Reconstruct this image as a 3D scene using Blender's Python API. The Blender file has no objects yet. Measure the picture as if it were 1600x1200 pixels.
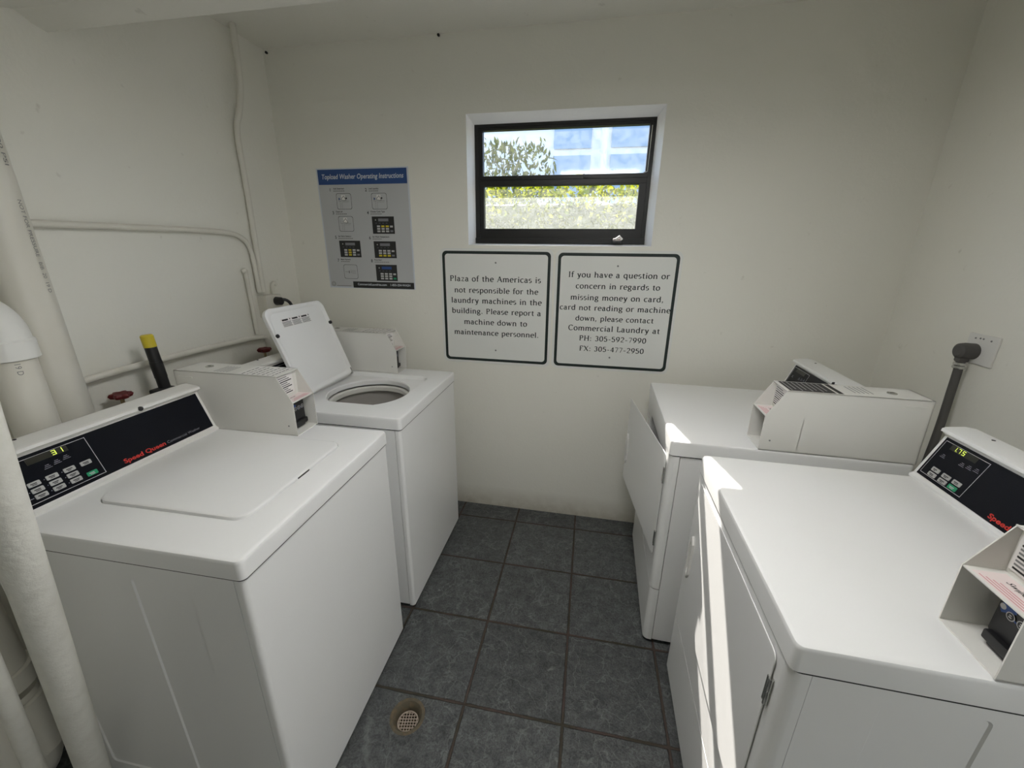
import bpy, bmesh, math, random
from mathutils import Vector, Matrix
random.seed(7)
S = bpy.context.scene
C = S.collection
PI = math.pi

# ------------------------------------------------------------------ camera
YAW, PITCH, ROLL, FPX, EYE = 0.1868, -0.3189, 0.0114, 630.05, 1.5359
cy, sy, cp, sp = math.cos(YAW), math.sin(YAW), math.cos(PITCH), math.sin(PITCH)
fwd = Vector((-sy * cp, cy * cp, sp))
rgt = Vector((cy, sy, 0))
up_ = rgt.cross(fwd)
r2 = rgt * math.cos(ROLL) + up_ * math.sin(ROLL)
u2 = up_ * math.cos(ROLL) - rgt * math.sin(ROLL)
cam = bpy.data.cameras.new('camera')
cam.sensor_fit = 'HORIZONTAL'
cam.sensor_width = 36.0
cam.lens = FPX * 36.0 / 1600.0
cam.clip_start = 0.02
camo = bpy.data.objects.new('camera', cam)
camo.matrix_world = Matrix(((r2.x, u2.x, -fwd.x, 0), (r2.y, u2.y, -fwd.y, 0), (r2.z, u2.z, -fwd.z, EYE), (0, 0, 0, 1)))
C.objects.link(camo)
S.camera = camo

# ------------------------------------------------------------------ world, sun, doorway fill lamp, exposure
W = bpy.data.worlds.new('sky')
S.world = W
W.use_nodes = True
wn = W.node_tree.nodes
sky = wn.new('ShaderNodeTexSky')
sky.sky_type = 'NISHITA'
sky.sun_disc = False
sky.sun_elevation = math.radians(44)
sky.sun_rotation = math.radians(-11)
W.node_tree.links.new(sky.outputs[0], wn['Background'].inputs[0])
wn['Background'].inputs[1].default_value = 0.30

def lamp(name, kind, energy, color):
    l = bpy.data.lights.new(name, kind)
    l.energy = energy
    l.color = color
    o = bpy.data.objects.new(name, l)
    C.objects.link(o)
    return o

sun = lamp('sun', 'SUN', 13.0, (1, 0.95, 0.88))
sun.data.angle = math.radians(0.5)
sun.rotation_euler = Vector((0.2, -1, -1.0)).to_track_quat('-Z', 'Y').to_euler()
# added fill lamp at a made-up doorway in the right wall, beside the camera
door_fill = lamp('doorway_fill', 'AREA', 5.0, (0.98, 0.99, 1.0))
door_fill.data.shape = 'RECTANGLE'
door_fill.data.size = 0.9
door_fill.data.size_y = 2.0
door_fill.location = (1.40, -0.55, 1.10)
door_fill.rotation_euler = Vector((-1, 0, 0)).to_track_quat('-Z', 'Y').to_euler()

S.view_settings.view_transform = 'Standard'
S.view_settings.look = 'None'
S.view_settings.gamma = 1
S.view_settings.use_curve_mapping = False
S.view_settings.exposure = 0.86
S.cycles.use_denoising = True
S.cycles.max_bounces = 10
S.cycles.diffuse_bounces = 6
S.cycles.transparent_max_bounces = 12
S.cycles.sample_clamp_indirect = 6

# ------------------------------------------------------------------ materials
MATS = {}

def mat(name, col, rough=0.5, metal=0.0, spec=0.5, bump=None, var=None, emit=None, coat=0.0):
    m = bpy.data.materials.new(name)
    m.use_nodes = True
    nt = m.node_tree
    b = nt.nodes['Principled BSDF']
    b.inputs['Base Color'].default_value = (*col, 1)
    b.inputs['Roughness'].default_value = rough
    b.inputs['Metallic'].default_value = metal
    b.inputs['Specular IOR Level'].default_value = spec
    b.inputs['Coat Weight'].default_value = coat
    tc = nt.nodes.new('ShaderNodeTexCoord')
    if var:
        sc, amt, col2 = var
        n = nt.nodes.new('ShaderNodeTexNoise')
        n.inputs['Scale'].default_value = sc
        n.inputs['Detail'].default_value = 6
        nt.links.new(tc.outputs['Object'], n.inputs['Vector'])
        rp = nt.nodes.new('ShaderNodeMapRange')
        rp.inputs[1].default_value = 0.45
        rp.inputs[2].default_value = 0.75
        rp.inputs[4].default_value = amt
        nt.links.new(n.outputs['Fac'], rp.inputs[0])
        mx = nt.nodes.new('ShaderNodeMixRGB')
        mx.inputs[1].default_value = (*col, 1)
        mx.inputs[2].default_value = (*col2, 1)
        nt.links.new(rp.outputs[0], mx.inputs[0])
        nt.links.new(mx.outputs[0], b.inputs['Base Color'])
    if bump:
        sc, st, dist = bump
        n = nt.nodes.new('ShaderNodeTexNoise')
        n.inputs['Scale'].default_value = sc
        n.inputs['Detail'].default_value = 4
        nt.links.new(tc.outputs['Object'], n.inputs['Vector'])
        bp = nt.nodes.new('ShaderNodeBump')
        bp.inputs['Strength'].default_value = st
        bp.inputs['Distance'].default_value = dist
        nt.links.new(n.outputs['Fac'], bp.inputs['Height'])
        nt.links.new(bp.outputs[0], b.inputs['Normal'])
    if emit:
        b.inputs['Emission Color'].default_value = (*emit[0], 1)
        b.inputs['Emission Strength'].default_value = emit[1]
    MATS[name] = m
    return m

ENAMEL = mat('white_enamel', (0.80, 0.80, 0.79), 0.28, var=(3.0, 0.06, (0.7, 0.69, 0.66)))
SHEET = mat('painted_sheet_metal', (0.70, 0.69, 0.65), 0.42, var=(5.0, 0.08, (0.6, 0.58, 0.53)))
PLASTIC = mat('white_plastic', (0.74, 0.73, 0.70), 0.38)
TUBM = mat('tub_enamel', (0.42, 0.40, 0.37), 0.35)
TUBRING = mat('tub_ring_plastic', (0.62, 0.61, 0.57), 0.4)
GAPSHADE = mat('gap_shade', (0.02, 0.02, 0.02), 0.8)  # near-black colour that stands in for shade in narrow gaps
PANELM = mat('black_panel', (0.004, 0.005, 0.009), 0.22, spec=0.22)
PANELLINE = mat('panel_line', (0.50, 0.50, 0.50), 0.5)
BUTTON = mat('grey_button', (0.42, 0.42, 0.41), 0.5)
GREENB = mat('green_button', (0.01, 0.30, 0.13), 0.4)
LEGEND = mat('legend_grey', (0.16, 0.16, 0.19), 0.6)
BTNINK = mat('button_ink', (0.03, 0.03, 0.03), 0.6)
REDTXT = mat('red_lettering', (0.55, 0.03, 0.02), 0.5)
GREYTXT = mat('grey_lettering', (0.20, 0.20, 0.22), 0.5)
DISPLAY = mat('display_window', (0.018, 0.018, 0.012), 0.3)
DIGITS = mat('display_digits', (0.6, 0.7, 0.1), 0.5, emit=((0.70, 0.85, 0.12), 0.5))
BLACKP = mat('black_plastic', (0.012, 0.012, 0.013), 0.42)
STICKW = mat('white_sticker', (0.78, 0.76, 0.74), 0.5)
STICKP = mat('pink_sticker', (0.76, 0.66, 0.64), 0.5)
INK = mat('black_ink', (0.02, 0.02, 0.02), 0.6)
INKG = mat('grey_ink', (0.22, 0.22, 0.22), 0.6)
PINKINK = mat('pink_ink', (0.60, 0.25, 0.28), 0.6)
BLUEINK = mat('blue_ink', (0.02, 0.07, 0.25), 0.45)
CHROME = mat('chrome', (0.62, 0.62, 0.60), 0.22, metal=1.0)
PVC = mat('white_pvc', (0.72, 0.70, 0.63), 0.35, var=(7, 0.25, (0.62, 0.58, 0.48)))
PVCB = mat('bright_pvc', (0.80, 0.80, 0.77), 0.28)
PAINTPIPE = mat('painted_pipe', (0.72, 0.70, 0.63), 0.55, bump=(40, 0.3, 0.003), var=(14, 0.25, (0.58, 0.55, 0.47)))
CHIPPED = mat('chipped_painted_pipe', (0.74, 0.73, 0.67), 0.55, bump=(60, 0.5, 0.004), var=(30, 0.3, (0.55, 0.53, 0.46)))
REDV = mat('red_valve', (0.14, 0.012, 0.012), 0.45)
BRASS = mat('old_brass', (0.35, 0.27, 0.15), 0.45, metal=0.7)
YELLOW = mat('yellow_cap', (0.62, 0.50, 0.03), 0.4)
CORD = mat('grey_cord', (0.085, 0.080, 0.076), 0.6, bump=(90, 0.5, 0.002))
SIGNM = mat('sign_white', (0.76, 0.77, 0.74), 0.38)
SIGNEDGE = mat('sign_edge', (0.66, 0.66, 0.63), 0.4)
SIGNINK = mat('sign_dark_green_ink', (0.008, 0.018, 0.016), 0.45)
POSTER = mat('poster_grey', (0.50, 0.51, 0.52), 0.5)
POSTERB = mat('poster_blue', (0.022, 0.07, 0.23), 0.45)
POSTERW = mat('poster_border', (0.62, 0.66, 0.72), 0.5)
WFRAME = mat('black_window_metal', (0.008, 0.008, 0.008), 0.4)
PLASTW = mat('reveal_plaster', (0.86, 0.86, 0.85), 0.6, bump=(45, 0.4, 0.004))
RUST = mat('rusty_drain', (0.10, 0.085, 0.055), 0.75, bump=(70, 0.8, 0.004), var=(45, 0.9, (0.19, 0.125, 0.065)))
GRATE = mat('drain_grate', (0.46, 0.38, 0.31), 0.45, metal=0.3)
RUBBER = mat('rubber', (0.02, 0.02, 0.02), 0.7)
CONCRETE = mat('outside_paving', (0.60, 0.58, 0.54), 0.8, var=(2, 0.4, (0.35, 0.34, 0.3)))
FACADE = mat('white_facade', (0.85, 0.86, 0.88), 0.7)
FGLASS = mat('facade_glass', (0.30, 0.42, 0.58), 0.2)
SCUFF = mat('scuff', (0.32, 0.31, 0.29), 0.7)


def wall_material():
    m = mat('wall_paint', (0.80, 0.788, 0.722), 0.6)
    nt = m.node_tree
    b = nt.nodes['Principled BSDF']
    tc = nt.nodes.new('ShaderNodeTexCoord')
    n = nt.nodes.new('ShaderNodeTexNoise'); n.inputs['Scale'].default_value = 85; n.inputs['Detail'].default_value = 5
    n2 = nt.nodes.new('ShaderNodeTexNoise'); n2.inputs['Scale'].default_value = 7; n2.inputs['Detail'].default_value = 4
    nt.links.new(tc.outputs['Object'], n.inputs[0]); nt.links.new(tc.outputs['Object'], n2.inputs[0])
    ad = nt.nodes.new('ShaderNodeMath'); ad.operation = 'MULTIPLY_ADD'; ad.inputs[1].default_value = 3.0
    nt.links.new(n2.outputs[0], ad.inputs[0]); nt.links.new(n.outputs[0], ad.inputs[2])
    bp = nt.nodes.new('ShaderNodeBump'); bp.inputs['Strength'].default_value = 0.22; bp.inputs['Distance'].default_value = 0.004
    nt.links.new(ad.outputs[0], bp.inputs['Height']); nt.links.new(bp.outputs[0], b.inputs['Normal'])
    # dirt splashed along the foot of the wall and small scuffs
    sx = nt.nodes.new('ShaderNodeSeparateXYZ'); nt.links.new(tc.outputs['Object'], sx.inputs[0])
    mr = nt.nodes.new('ShaderNodeMapRange')
    mr.inputs[1].default_value = 0.14; mr.inputs[2].default_value = 0.0; mr.inputs[3].default_value = 0; mr.inputs[4].default_value = 1
    nt.links.new(sx.outputs[2], mr.inputs[0])
    n3 = nt.nodes.new('ShaderNodeTexNoise'); n3.inputs['Scale'].default_value = 14; n3.inputs['Detail'].default_value = 8; n3.inputs['Roughness'].default_value = 0.7
    nt.links.new(tc.outputs['Object'], n3.inputs[0])
    mu = nt.nodes.new('ShaderNodeMath'); mu.operation = 'MULTIPLY'
    nt.links.new(mr.outputs[0], mu.inputs[0]); nt.links.new(n3.outputs[0], mu.inputs[1])
    mx = nt.nodes.new('ShaderNodeMixRGB'); mx.inputs[1].default_value = (0.80, 0.788, 0.722, 1); mx.inputs[2].default_value = (0.30, 0.25, 0.17, 1)
    nt.links.new(mu.outputs[0], mx.inputs[0])
    n4 = nt.nodes.new('ShaderNodeTexNoise'); n4.inputs['Scale'].default_value = 22; n4.inputs['Detail'].default_value = 3
    nt.links.new(tc.outputs['Object'], n4.inputs[0])
    m4 = nt.nodes.new('ShaderNodeMapRange'); m4.inputs[1].default_value = 0.70; m4.inputs[2].default_value = 0.78; m4.inputs[4].default_value = 0.35
    nt.links.new(n4.outputs[0], m4.inputs[0])
    mx2 = nt.nodes.new('ShaderNodeMixRGB'); mx2.inputs[2].default_value = (0.47, 0.44, 0.38, 1)
    nt.links.new(m4.outputs[0], mx2.inputs[0]); nt.links.new(mx.outputs[0], mx2.inputs[1])
    nt.links.new(mx2.outputs[0], b.inputs['Base Color'])
    return m

WALL = wall_material()


def floor_material():
    TS, TX, TY = 0.3474, -0.344, 1.6545
    m = mat('slate_tile', (0.07, 0.07, 0.07), 0.42)
    nt = m.node_tree; N = nt.nodes.new; L = nt.links.new
    b = nt.nodes['Principled BSDF']
    tc = N('ShaderNodeTexCoord')
    mp = N('ShaderNodeMapping'); mp.vector_type = 'TEXTURE'
    mp.inputs['Location'].default_value = (TX, TY, 0)
    mp.inputs['Rotation'].default_value = (0, 0, 0.0044)
    mp.inputs['Scale'].default_value = (TS, TS, TS)
    L(tc.outputs['Object'], mp.inputs[0])
    sx = N('ShaderNodeSeparateXYZ'); L(mp.outputs[0], sx.inputs[0])
    wob = N('ShaderNodeTexNoise'); wob.inputs['Scale'].default_value = 30; L(tc.outputs['Object'], wob.inputs[0])
    ds = []
    cells = []
    for ax in (0, 1):
        f = N('ShaderNodeMath'); f.operation = 'FRACT'; L(sx.outputs[ax], f.inputs[0])
        a = N('ShaderNodeMath'); a.operation = 'SUBTRACT'; a.inputs[0].default_value = 1; L(f.outputs[0], a.inputs[1])
        mn = N('ShaderNodeMath'); mn.operation = 'MINIMUM'; L(f.outputs[0], mn.inputs[0]); L(a.outputs[0], mn.inputs[1])
        ds.append(mn)
        fl = N('ShaderNodeMath'); fl.operation = 'FLOOR'; L(sx.outputs[ax], fl.inputs[0]); cells.append(fl)
    d = N('ShaderNodeMath'); d.operation = 'MINIMUM'; L(ds[0].outputs[0], d.inputs[0]); L(ds[1].outputs[0], d.inputs[1])
    dw = N('ShaderNodeMath'); dw.operation = 'MULTIPLY_ADD'; dw.inputs[1].default_value = 0.012; L(wob.outputs[0], dw.inputs[0]); L(d.outputs[0], dw.inputs[2])
    g = N('ShaderNodeMapRange'); g.interpolation_type = 'SMOOTHSTEP'
    g.inputs[1].default_value = 0.015; g.inputs[2].default_value = 0.024
    L(dw.outputs[0], g.inputs[0])            # 0 in grout, 1 on tile
    cv = N('ShaderNodeCombineXYZ'); L(cells[0].outputs[0], cv.inputs[0]); L(cells[1].outputs[0], cv.inputs[1])
    wnz = N('ShaderNodeTexWhiteNoise'); wnz.noise_dimensions = '2D'; L(cv.outputs[0], wnz.inputs['Vector'])
    n1 = N('ShaderNodeTexNoise'); n1.inputs['Scale'].default_value = 20; n1.inputs['Detail'].default_value = 8; n1.inputs['Roughness'].default_value = 0.65
    L(tc.outputs['Object'], n1.inputs[0])
    cr = N('ShaderNodeValToRGB')
    cr.color_ramp.elements[0].position = 0.3; cr.color_ramp.elements[0].color = (0.038, 0.042, 0.042, 1)
    cr.color_ramp.elements[1].position = 0.72; cr.color_ramp.elements[1].color = (0.105, 0.112, 0.112, 1)
    L(n1.outputs[0], cr.inputs[0])
    vn = N('ShaderNodeTexNoise'); vn.noise_type = 'RIDGED_MULTIFRACTAL'; vn.inputs['Scale'].default_value = 17; vn.inputs['Detail'].default_value = 7; vn.inputs['Distortion'].default_value = 1.2
    L(tc.outputs['Object'], vn.inputs[0])
    vr = N('ShaderNodeMapRange'); vr.inputs[1].default_value = 0.30; vr.inputs[2].default_value = 0.75; vr.inputs[4].default_value = 0.6
    L(vn.outputs[0], vr.inputs[0])
    mx = N('ShaderNodeMixRGB'); mx.inputs[2].default_value = (0.22, 0.23, 0.22, 1); L(vr.outputs[0], mx.inputs[0]); L(cr.outputs[0], mx.inputs[1])
    tv = N('ShaderNodeMapRange'); tv.inputs[3].default_value = 0.82; tv.inputs[4].default_value = 1.18; L(wnz.outputs[0], tv.inputs[0])
    ms = N('ShaderNodeVectorMath'); ms.operation = 'SCALE'; L(mx.outputs[0], ms.inputs[0]); L(tv.outputs[0], ms.inputs['Scale'])
    # fine scratchy grain and a few curling clefts
    sp = N('ShaderNodeTexNoise'); sp.inputs['Scale'].default_value = 95; sp.inputs['Detail'].default_value = 3; sp.inputs['Distortion'].default_value = 1.5
    L(tc.outputs['Object'], sp.inputs[0])
    sr = N('ShaderNodeMapRange'); sr.inputs[1].default_value = 0.35; sr.inputs[2].default_value = 0.68; sr.inputs[3].default_value = 0.62; sr.inputs[4].default_value = 1.5
    L(sp.outputs[0], sr.inputs[0])
    ms2 = N('ShaderNodeVectorMath'); ms2.operation = 'SCALE'; L(ms.outputs[0], ms2.inputs[0]); L(sr.outputs[0], ms2.inputs['Scale'])
    wv = N('ShaderNodeTexNoise'); wv.inputs['Scale'].default_value = 6; wv.inputs['Detail'].default_value = 5; L(tc.outputs['Object'], wv.inputs[0])
    wa = N('ShaderNodeVectorMath'); wa.operation = 'MULTIPLY_ADD'; wa.inputs[1].default_value = (.35, .35, 0); L(wv.outputs['Color'], wa.inputs[0]); L(tc.outputs['Object'], wa.inputs[2])
    vo = N('ShaderNodeTexVoronoi'); vo.feature = 'DISTANCE_TO_EDGE'; vo.inputs['Scale'].default_value = 7; L(wa.outputs[0], vo.inputs['Vector'])
    vl = N('ShaderNodeMapRange'); vl.inputs[1].default_value = 0.0; vl.inputs[2].default_value = 0.022; vl.inputs[3].default_value = 1; vl.inputs[4].default_value = 0; L(vo.outputs['Distance'], vl.inputs[0])
    vm = N('ShaderNodeMath'); vm.operation = 'MULTIPLY'; L(vl.outputs[0], vm.inputs[0]); L(n1.outputs[0], vm.inputs[1])
    mc = N('ShaderNodeMixRGB'); mc.inputs[2].default_value = (0.20, 0.21, 0.205, 1); L(vm.outputs[0], mc.inputs[0]); L(ms2.outputs[0], mc.inputs[1])
    gn = N('ShaderNodeTexNoise'); gn.inputs['Scale'].default_value = 6; L(tc.outputs['Object'], gn.inputs[0])
    gc = N('ShaderNodeValToRGB')
    gc.color_ramp.elements[0].position = 0.4; gc.color_ramp.elements[0].color = (0.050, 0.043, 0.030, 1)
    gc.color_ramp.elements[1].position = 0.6; gc.color_ramp.elements[1].color = (0.075, 0.052, 0.045, 1)
    L(gn.outputs[0], gc.inputs[0])
    fm = N('ShaderNodeMixRGB'); L(g.outputs[0], fm.inputs[0]); L(gc.outputs[0], fm.inputs[1]); L(mc.outputs[0], fm.inputs[2])
    L(fm.outputs[0], b.inputs['Base Color'])
    rr = N('ShaderNodeMapRange'); rr.inputs[3].default_value = 0.9; rr.inputs[4].default_value = 0.40; L(g.outputs[0], rr.inputs[0]); L(rr.outputs[0], b.inputs['Roughness'])
    h0 = N('ShaderNodeMath'); h0.operation = 'MULTIPLY_ADD'; h0.inputs[1].default_value = 0.3; L(sp.outputs[0], h0.inputs[0]); L(n1.outputs[0], h0.inputs[2])
    h1 = N('ShaderNodeMath'); h1.operation = 'MULTIPLY_ADD'; h1.inputs[1].default_value = 0.35; L(vn.outputs[0], h1.inputs[0]); L(h0.outputs[0], h1.inputs[2])
    h2 = N('ShaderNodeMath'); h2.operation = 'MULTIPLY_ADD'; h2.inputs[1].default_value = 0.8; L(g.outputs[0], h2.inputs[0]); L(h1.outputs[0], h2.inputs[2])
    bp = N('ShaderNodeBump'); bp.inputs['Strength'].default_value = 0.9; bp.inputs['Distance'].default_value = 0.010
    L(h2.outputs[0], bp.inputs['Height']); L(bp.outputs[0], b.inputs['Normal'])
    return m

FLOORM = floor_material()


def mix_material(name, parts):
    """parts: (transparent weight, translucent/diffuse colour, gloss)"""
    m = bpy.data.materials.new(name); m.use_nodes = True
    nt = m.node_tree; nt.nodes.clear(); N = nt.nodes.new; L = nt.links.new
    out = N('ShaderNodeOutputMaterial')
    tr = N('ShaderNodeBsdfTransparent')
    tl = N('ShaderNodeBsdfTranslucent'); tl.inputs[0].default_value = (*parts[1], 1)
    tc = N('ShaderNodeTexCoord')
    n = N('ShaderNodeTexNoise'); n.inputs['Scale'].default_value = parts[3]; n.inputs['Detail'].default_value = 6
    L(tc.outputs['Object'], n.inputs[0])
    mr = N('ShaderNodeMapRange'); mr.inputs[1].default_value = 0.3; mr.inputs[2].default_value = 0.7
    mr.inputs[3].default_value = parts[0][0]; mr.inputs[4].default_value = parts[0][1]
    L(n.outputs[0], mr.inputs[0])
    m1 = N('ShaderNodeMixShader'); L(mr.outputs[0], m1.inputs[0]); L(tr.outputs[0], m1.inputs[1]); L(tl.outputs[0], m1.inputs[2])
    gl = N('ShaderNodeBsdfGlossy'); gl.inputs['Roughness'].default_value = 0.08
    m2 = N('ShaderNodeMixShader'); m2.inputs[0].default_value = parts[2]
    L(m1.outputs[0], m2.inputs[1]); L(gl.outputs[0], m2.inputs[2]); L(m2.outputs[0], out.inputs[0])
    return m

PANE = mix_material('dusty_glass', ((0.005, 0.035), (0.9, 0.92, 0.95), 0.04, 30))
SCREEN = mix_material('insect_screen_mesh', ((0.02, 0.075), (0.85, 0.88, 0.84), 0.0, 160))


def leaf_material():
    m = bpy.data.materials.new('hedge_leaf'); m.use_nodes = True
    nt = m.node_tree; nt.nodes.clear(); N = nt.nodes.new; L = nt.links.new
    out = N('ShaderNodeOutputMaterial')
    tc = N('ShaderNodeTexCoord'); n = N('ShaderNodeTexNoise'); n.inputs['Scale'].default_value = 9; L(tc.outputs['Object'], n.inputs[0])
    cr = N('ShaderNodeValToRGB')
    cr.color_ramp.elements[0].position = 0.35; cr.color_ramp.elements[0].color = (0.055, 0.085, 0.004, 1)
    cr.color_ramp.elements[1].position = 0.65; cr.color_ramp.elements[1].color = (0.23, 0.245, 0.007, 1)
    L(n.outputs[0], cr.inputs[0])
    d = N('ShaderNodeBsdfDiffuse'); t = N('ShaderNodeBsdfTranslucent'); L(cr.outputs[0], d.inputs[0]); L(cr.outputs[0], t.inputs[0])
    mx = N('ShaderNodeMixShader'); mx.inputs[0].default_value = 0.55; L(d.outputs[0], mx.inputs[1]); L(t.outputs[0], mx.inputs[2]); L(mx.outputs[0], out.inputs[0])
    return m

LEAF = leaf_material()

# ------------------------------------------------------------------ mesh helpers

def rrect(x0, x1, y0, y1, r, k=5, m=0):
    """rounded rectangle, k steps per corner and m further points along each straight side"""
    pts = []
    for cx, cyy, a0 in ((x1 - r, y1 - r, 0), (x0 + r, y1 - r, 90), (x0 + r, y0 + r, 180), (x1 - r, y0 + r, 270)):
        for i in range(k + 1):
            a = math.radians(a0 + 90 * i / k)
            pts.append((cx + r * math.cos(a), cyy + r * math.sin(a)))
    if m:
        n, out = len(pts), []
        for i in range(n):
            out.append(pts[i])
            if i % (k + 1) == k:
                p, q = pts[i], pts[(i + 1) % n]
                out += [(p[0] + (q[0] - p[0]) * j / (m + 1), p[1] + (q[1] - p[1]) * j / (m + 1)) for j in range(1, m + 1)]
        return out
    return pts


class B:
    """collects shapes and links them as ONE mesh object"""
    def __init__(self):
        self.bm = bmesh.new()
        self.mats = []

    def mi(self, m):
        if m not in self.mats:
            self.mats.append(m)
        return self.mats.index(m)

    def loft(self, loops, cap0=True, cap1=True, m=None, closed=True):
        bm = self.bm
        L = [[bm.verts.new(p) for p in lp] for lp in loops]
        fs = []
        for a, b in zip(L, L[1:]):
            n = len(a)
            for i in range(n if closed else n - 1):
                j = (i + 1) % n
                try:
                    fs.append(bm.faces.new((a[i], a[j], b[j], b[i])))
                except ValueError:
                    pass
        if cap0: fs.append(bm.faces.new(L[0][::-1]))
        if cap1: fs.append(bm.faces.new(L[-1]))
        if m is not None:
            k = self.mi(m)
            for f in fs: f.material_index = k
        return self

    def box(self, a, b, bev=0.0, seg=2, m=None):
        bm = self.bm
        (x0, y0, z0), (x1, y1, z1) = a, b
        x0, x1 = sorted((x0, x1)); y0, y1 = sorted((y0, y1)); z0, z1 = sorted((z0, z1))
        g = bmesh.ops.create_cube(bm, size=1.0, matrix=Matrix.Translation(((x0 + x1) / 2, (y0 + y1) / 2, (z0 + z1) / 2)) @ Matrix.Diagonal((x1 - x0, y1 - y0, z1 - z0, 1)))
        fs = set(f for v in g['verts'] for f in v.link_faces)
        if bev:
            es = list(set(e for v in g['verts'] for e in v.link_edges))
            r = bmesh.ops.bevel(bm, geom=es, offset=bev, segments=seg, profile=0.5, affect='EDGES')
            fs = set(f for f in fs if f.is_valid) | set(r['faces'])
        if m is not None:
            k = self.mi(m)
            for f in fs: f.material_index = k
        return self

    def prism(self, poly, axis, a, b, m=None, bev=0.0):
        """poly in the two other axes (in xyz order), extruded along axis from a to b"""
        def P(p, t):
            q = list(p); q.insert(axis, t); return q
        loops = [[P(p, a) for p in poly], [P(p, b) for p in poly]]
        if bev:
            cx = sum(p[0] for p in poly) / len(poly); cyy = sum(p[1] for p in poly) / len(poly)
            sh = [(cx + (p[0] - cx) * (1 - bev / max(1e-6, math.hypot(p[0] - cx, p[1] - cyy))), cyy + (p[1] - cyy) * (1 - bev / max(1e-6, math.hypot(p[0] - cx, p[1] - cyy)))) for p in poly]
            s = 1 if b > a else -1
            loops = [[P(p, a) for p in poly], [P(p, b - s * bev) for p in poly], [P(p, b) for p in sh]]
        return self.loft(loops, m=m)

    def tube(self, path, r, seg=16, m=None, smooth=0, cap=True):
        P = [Vector(p) for p in path]
        for _ in range(smooth):
            Q = [P[0]]
            for a, b in zip(P, P[1:]):
                Q += [a * 0.75 + b * 0.25, a * 0.25 + b * 0.75]
            Q.append(P[-1]); P = Q
        rs = r if isinstance(r, (list, tuple)) else [r] * len(P)
        if len(rs) != len(P):
            rs = [rs[0] + (rs[-1] - rs[0]) * i / (len(P) - 1) for i in range(len(P))]
        t = (P[1] - P[0]).normalized()
        ref = Vector((0, 0, 1)) if abs(t.z) < 0.9 else Vector((1, 0, 0))
        nrm = t.cross(ref).normalized()
        loops = []
        for i, p in enumerate(P):
            t2 = ((P[min(i + 1, len(P) - 1)] - p).normalized() + (p - P[max(i - 1, 0)]).normalized())
            t2 = t2.normalized() if t2.length > 1e-6 else t
            nrm = (nrm - t2 * nrm.dot(t2)).normalized()
            bn = t2.cross(nrm)
            loops.append([p + (nrm * math.cos(2 * PI * k / seg) + bn * math.sin(2 * PI * k / seg)) * rs[i] for k in range(seg)])
        return self.loft(loops, cap, cap, m)

    def lathe(self, prof, c, seg=32, m=None, cap0=True, cap1=True, axis=2):
        loops = []
        for r, h in prof:
            lp = []
            for k in range(seg):
                a = 2 * PI * k / seg
                q = [r * math.cos(a), r * math.sin(a)]
                q.insert(axis, h)
                lp.append((q[0] + c[0], q[1] + c[1], q[2] + c[2]))
            loops.append(lp)
        return self.loft(loops, cap0, cap1, m)

    def quad(self, o, ex, ey, x0, x1, y0, y1, m=None):
        o, ex, ey = Vector(o), Vector(ex), Vector(ey)
        f = self.bm.faces.new([self.bm.verts.new(o + ex * x + ey * y) for x, y in ((x0, y0), (x1, y0), (x1, y1), (x0, y1))])
        if m is not None: f.material_index = self.mi(m)
        return self

    def build(self, name, m=None, parent=None, loc=None, rotz=None, recalc=True, angle=35, **props):
        bm = self.bm
        if recalc: bmesh.ops.recalc_face_normals(bm, faces=bm.faces)
        me = bpy.data.meshes.new(name)
        bm.to_mesh(me); bm.free()
        for x in (self.mats or [m]): me.materials.append(x)
        for p in me.polygons: p.use_smooth = True
        me.set_sharp_from_angle(angle=math.radians(angle))
        o = bpy.data.objects.new(name, me)
        C.objects.link(o)
        if parent: o.parent = parent
        if loc is not None: o.location = loc
        if rotz is not None: o.rotation_euler = (0, 0, rotz)
        if len(me.polygons) > 6 and recalc:
            wm = o.modifiers.new('weighted_normal', 'WEIGHTED_NORMAL')
            wm.keep_sharp = True
            wm.weight = 100
        for k, v in props.items(): o[k] = v
        return o


def thing(name, label, cat, loc=(0, 0, 0), rotz=0, group=None):
    o = bpy.data.objects.new(name, None)
    o.empty_display_size = 0.1
    C.objects.link(o)
    o.location = loc; o.rotation_euler = (0, 0, rotz)
    o['label'] = label; o['category'] = cat
    if group: o['group'] = group
    return o


def text_mesh(body, shear=0.0, bold=0.0, space=1.0):
    cu = bpy.data.curves.new('t', 'FONT')
    cu.body = body; cu.size = 1.0; cu.shear = shear; cu.offset = bold; cu.resolution_u = 3
    cu.space_character = space
    o = bpy.data.objects.new('t', cu)
    me = bpy.data.meshes.new_from_object(o)
    bpy.data.objects.remove(o); bpy.data.curves.remove(cu)
    vs = [(v.co.x, v.co.y) for v in me.vertices]
    fs = [tuple(p.vertices) for p in me.polygons]
    bpy.data.meshes.remove(me)
    return vs, fs


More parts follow.
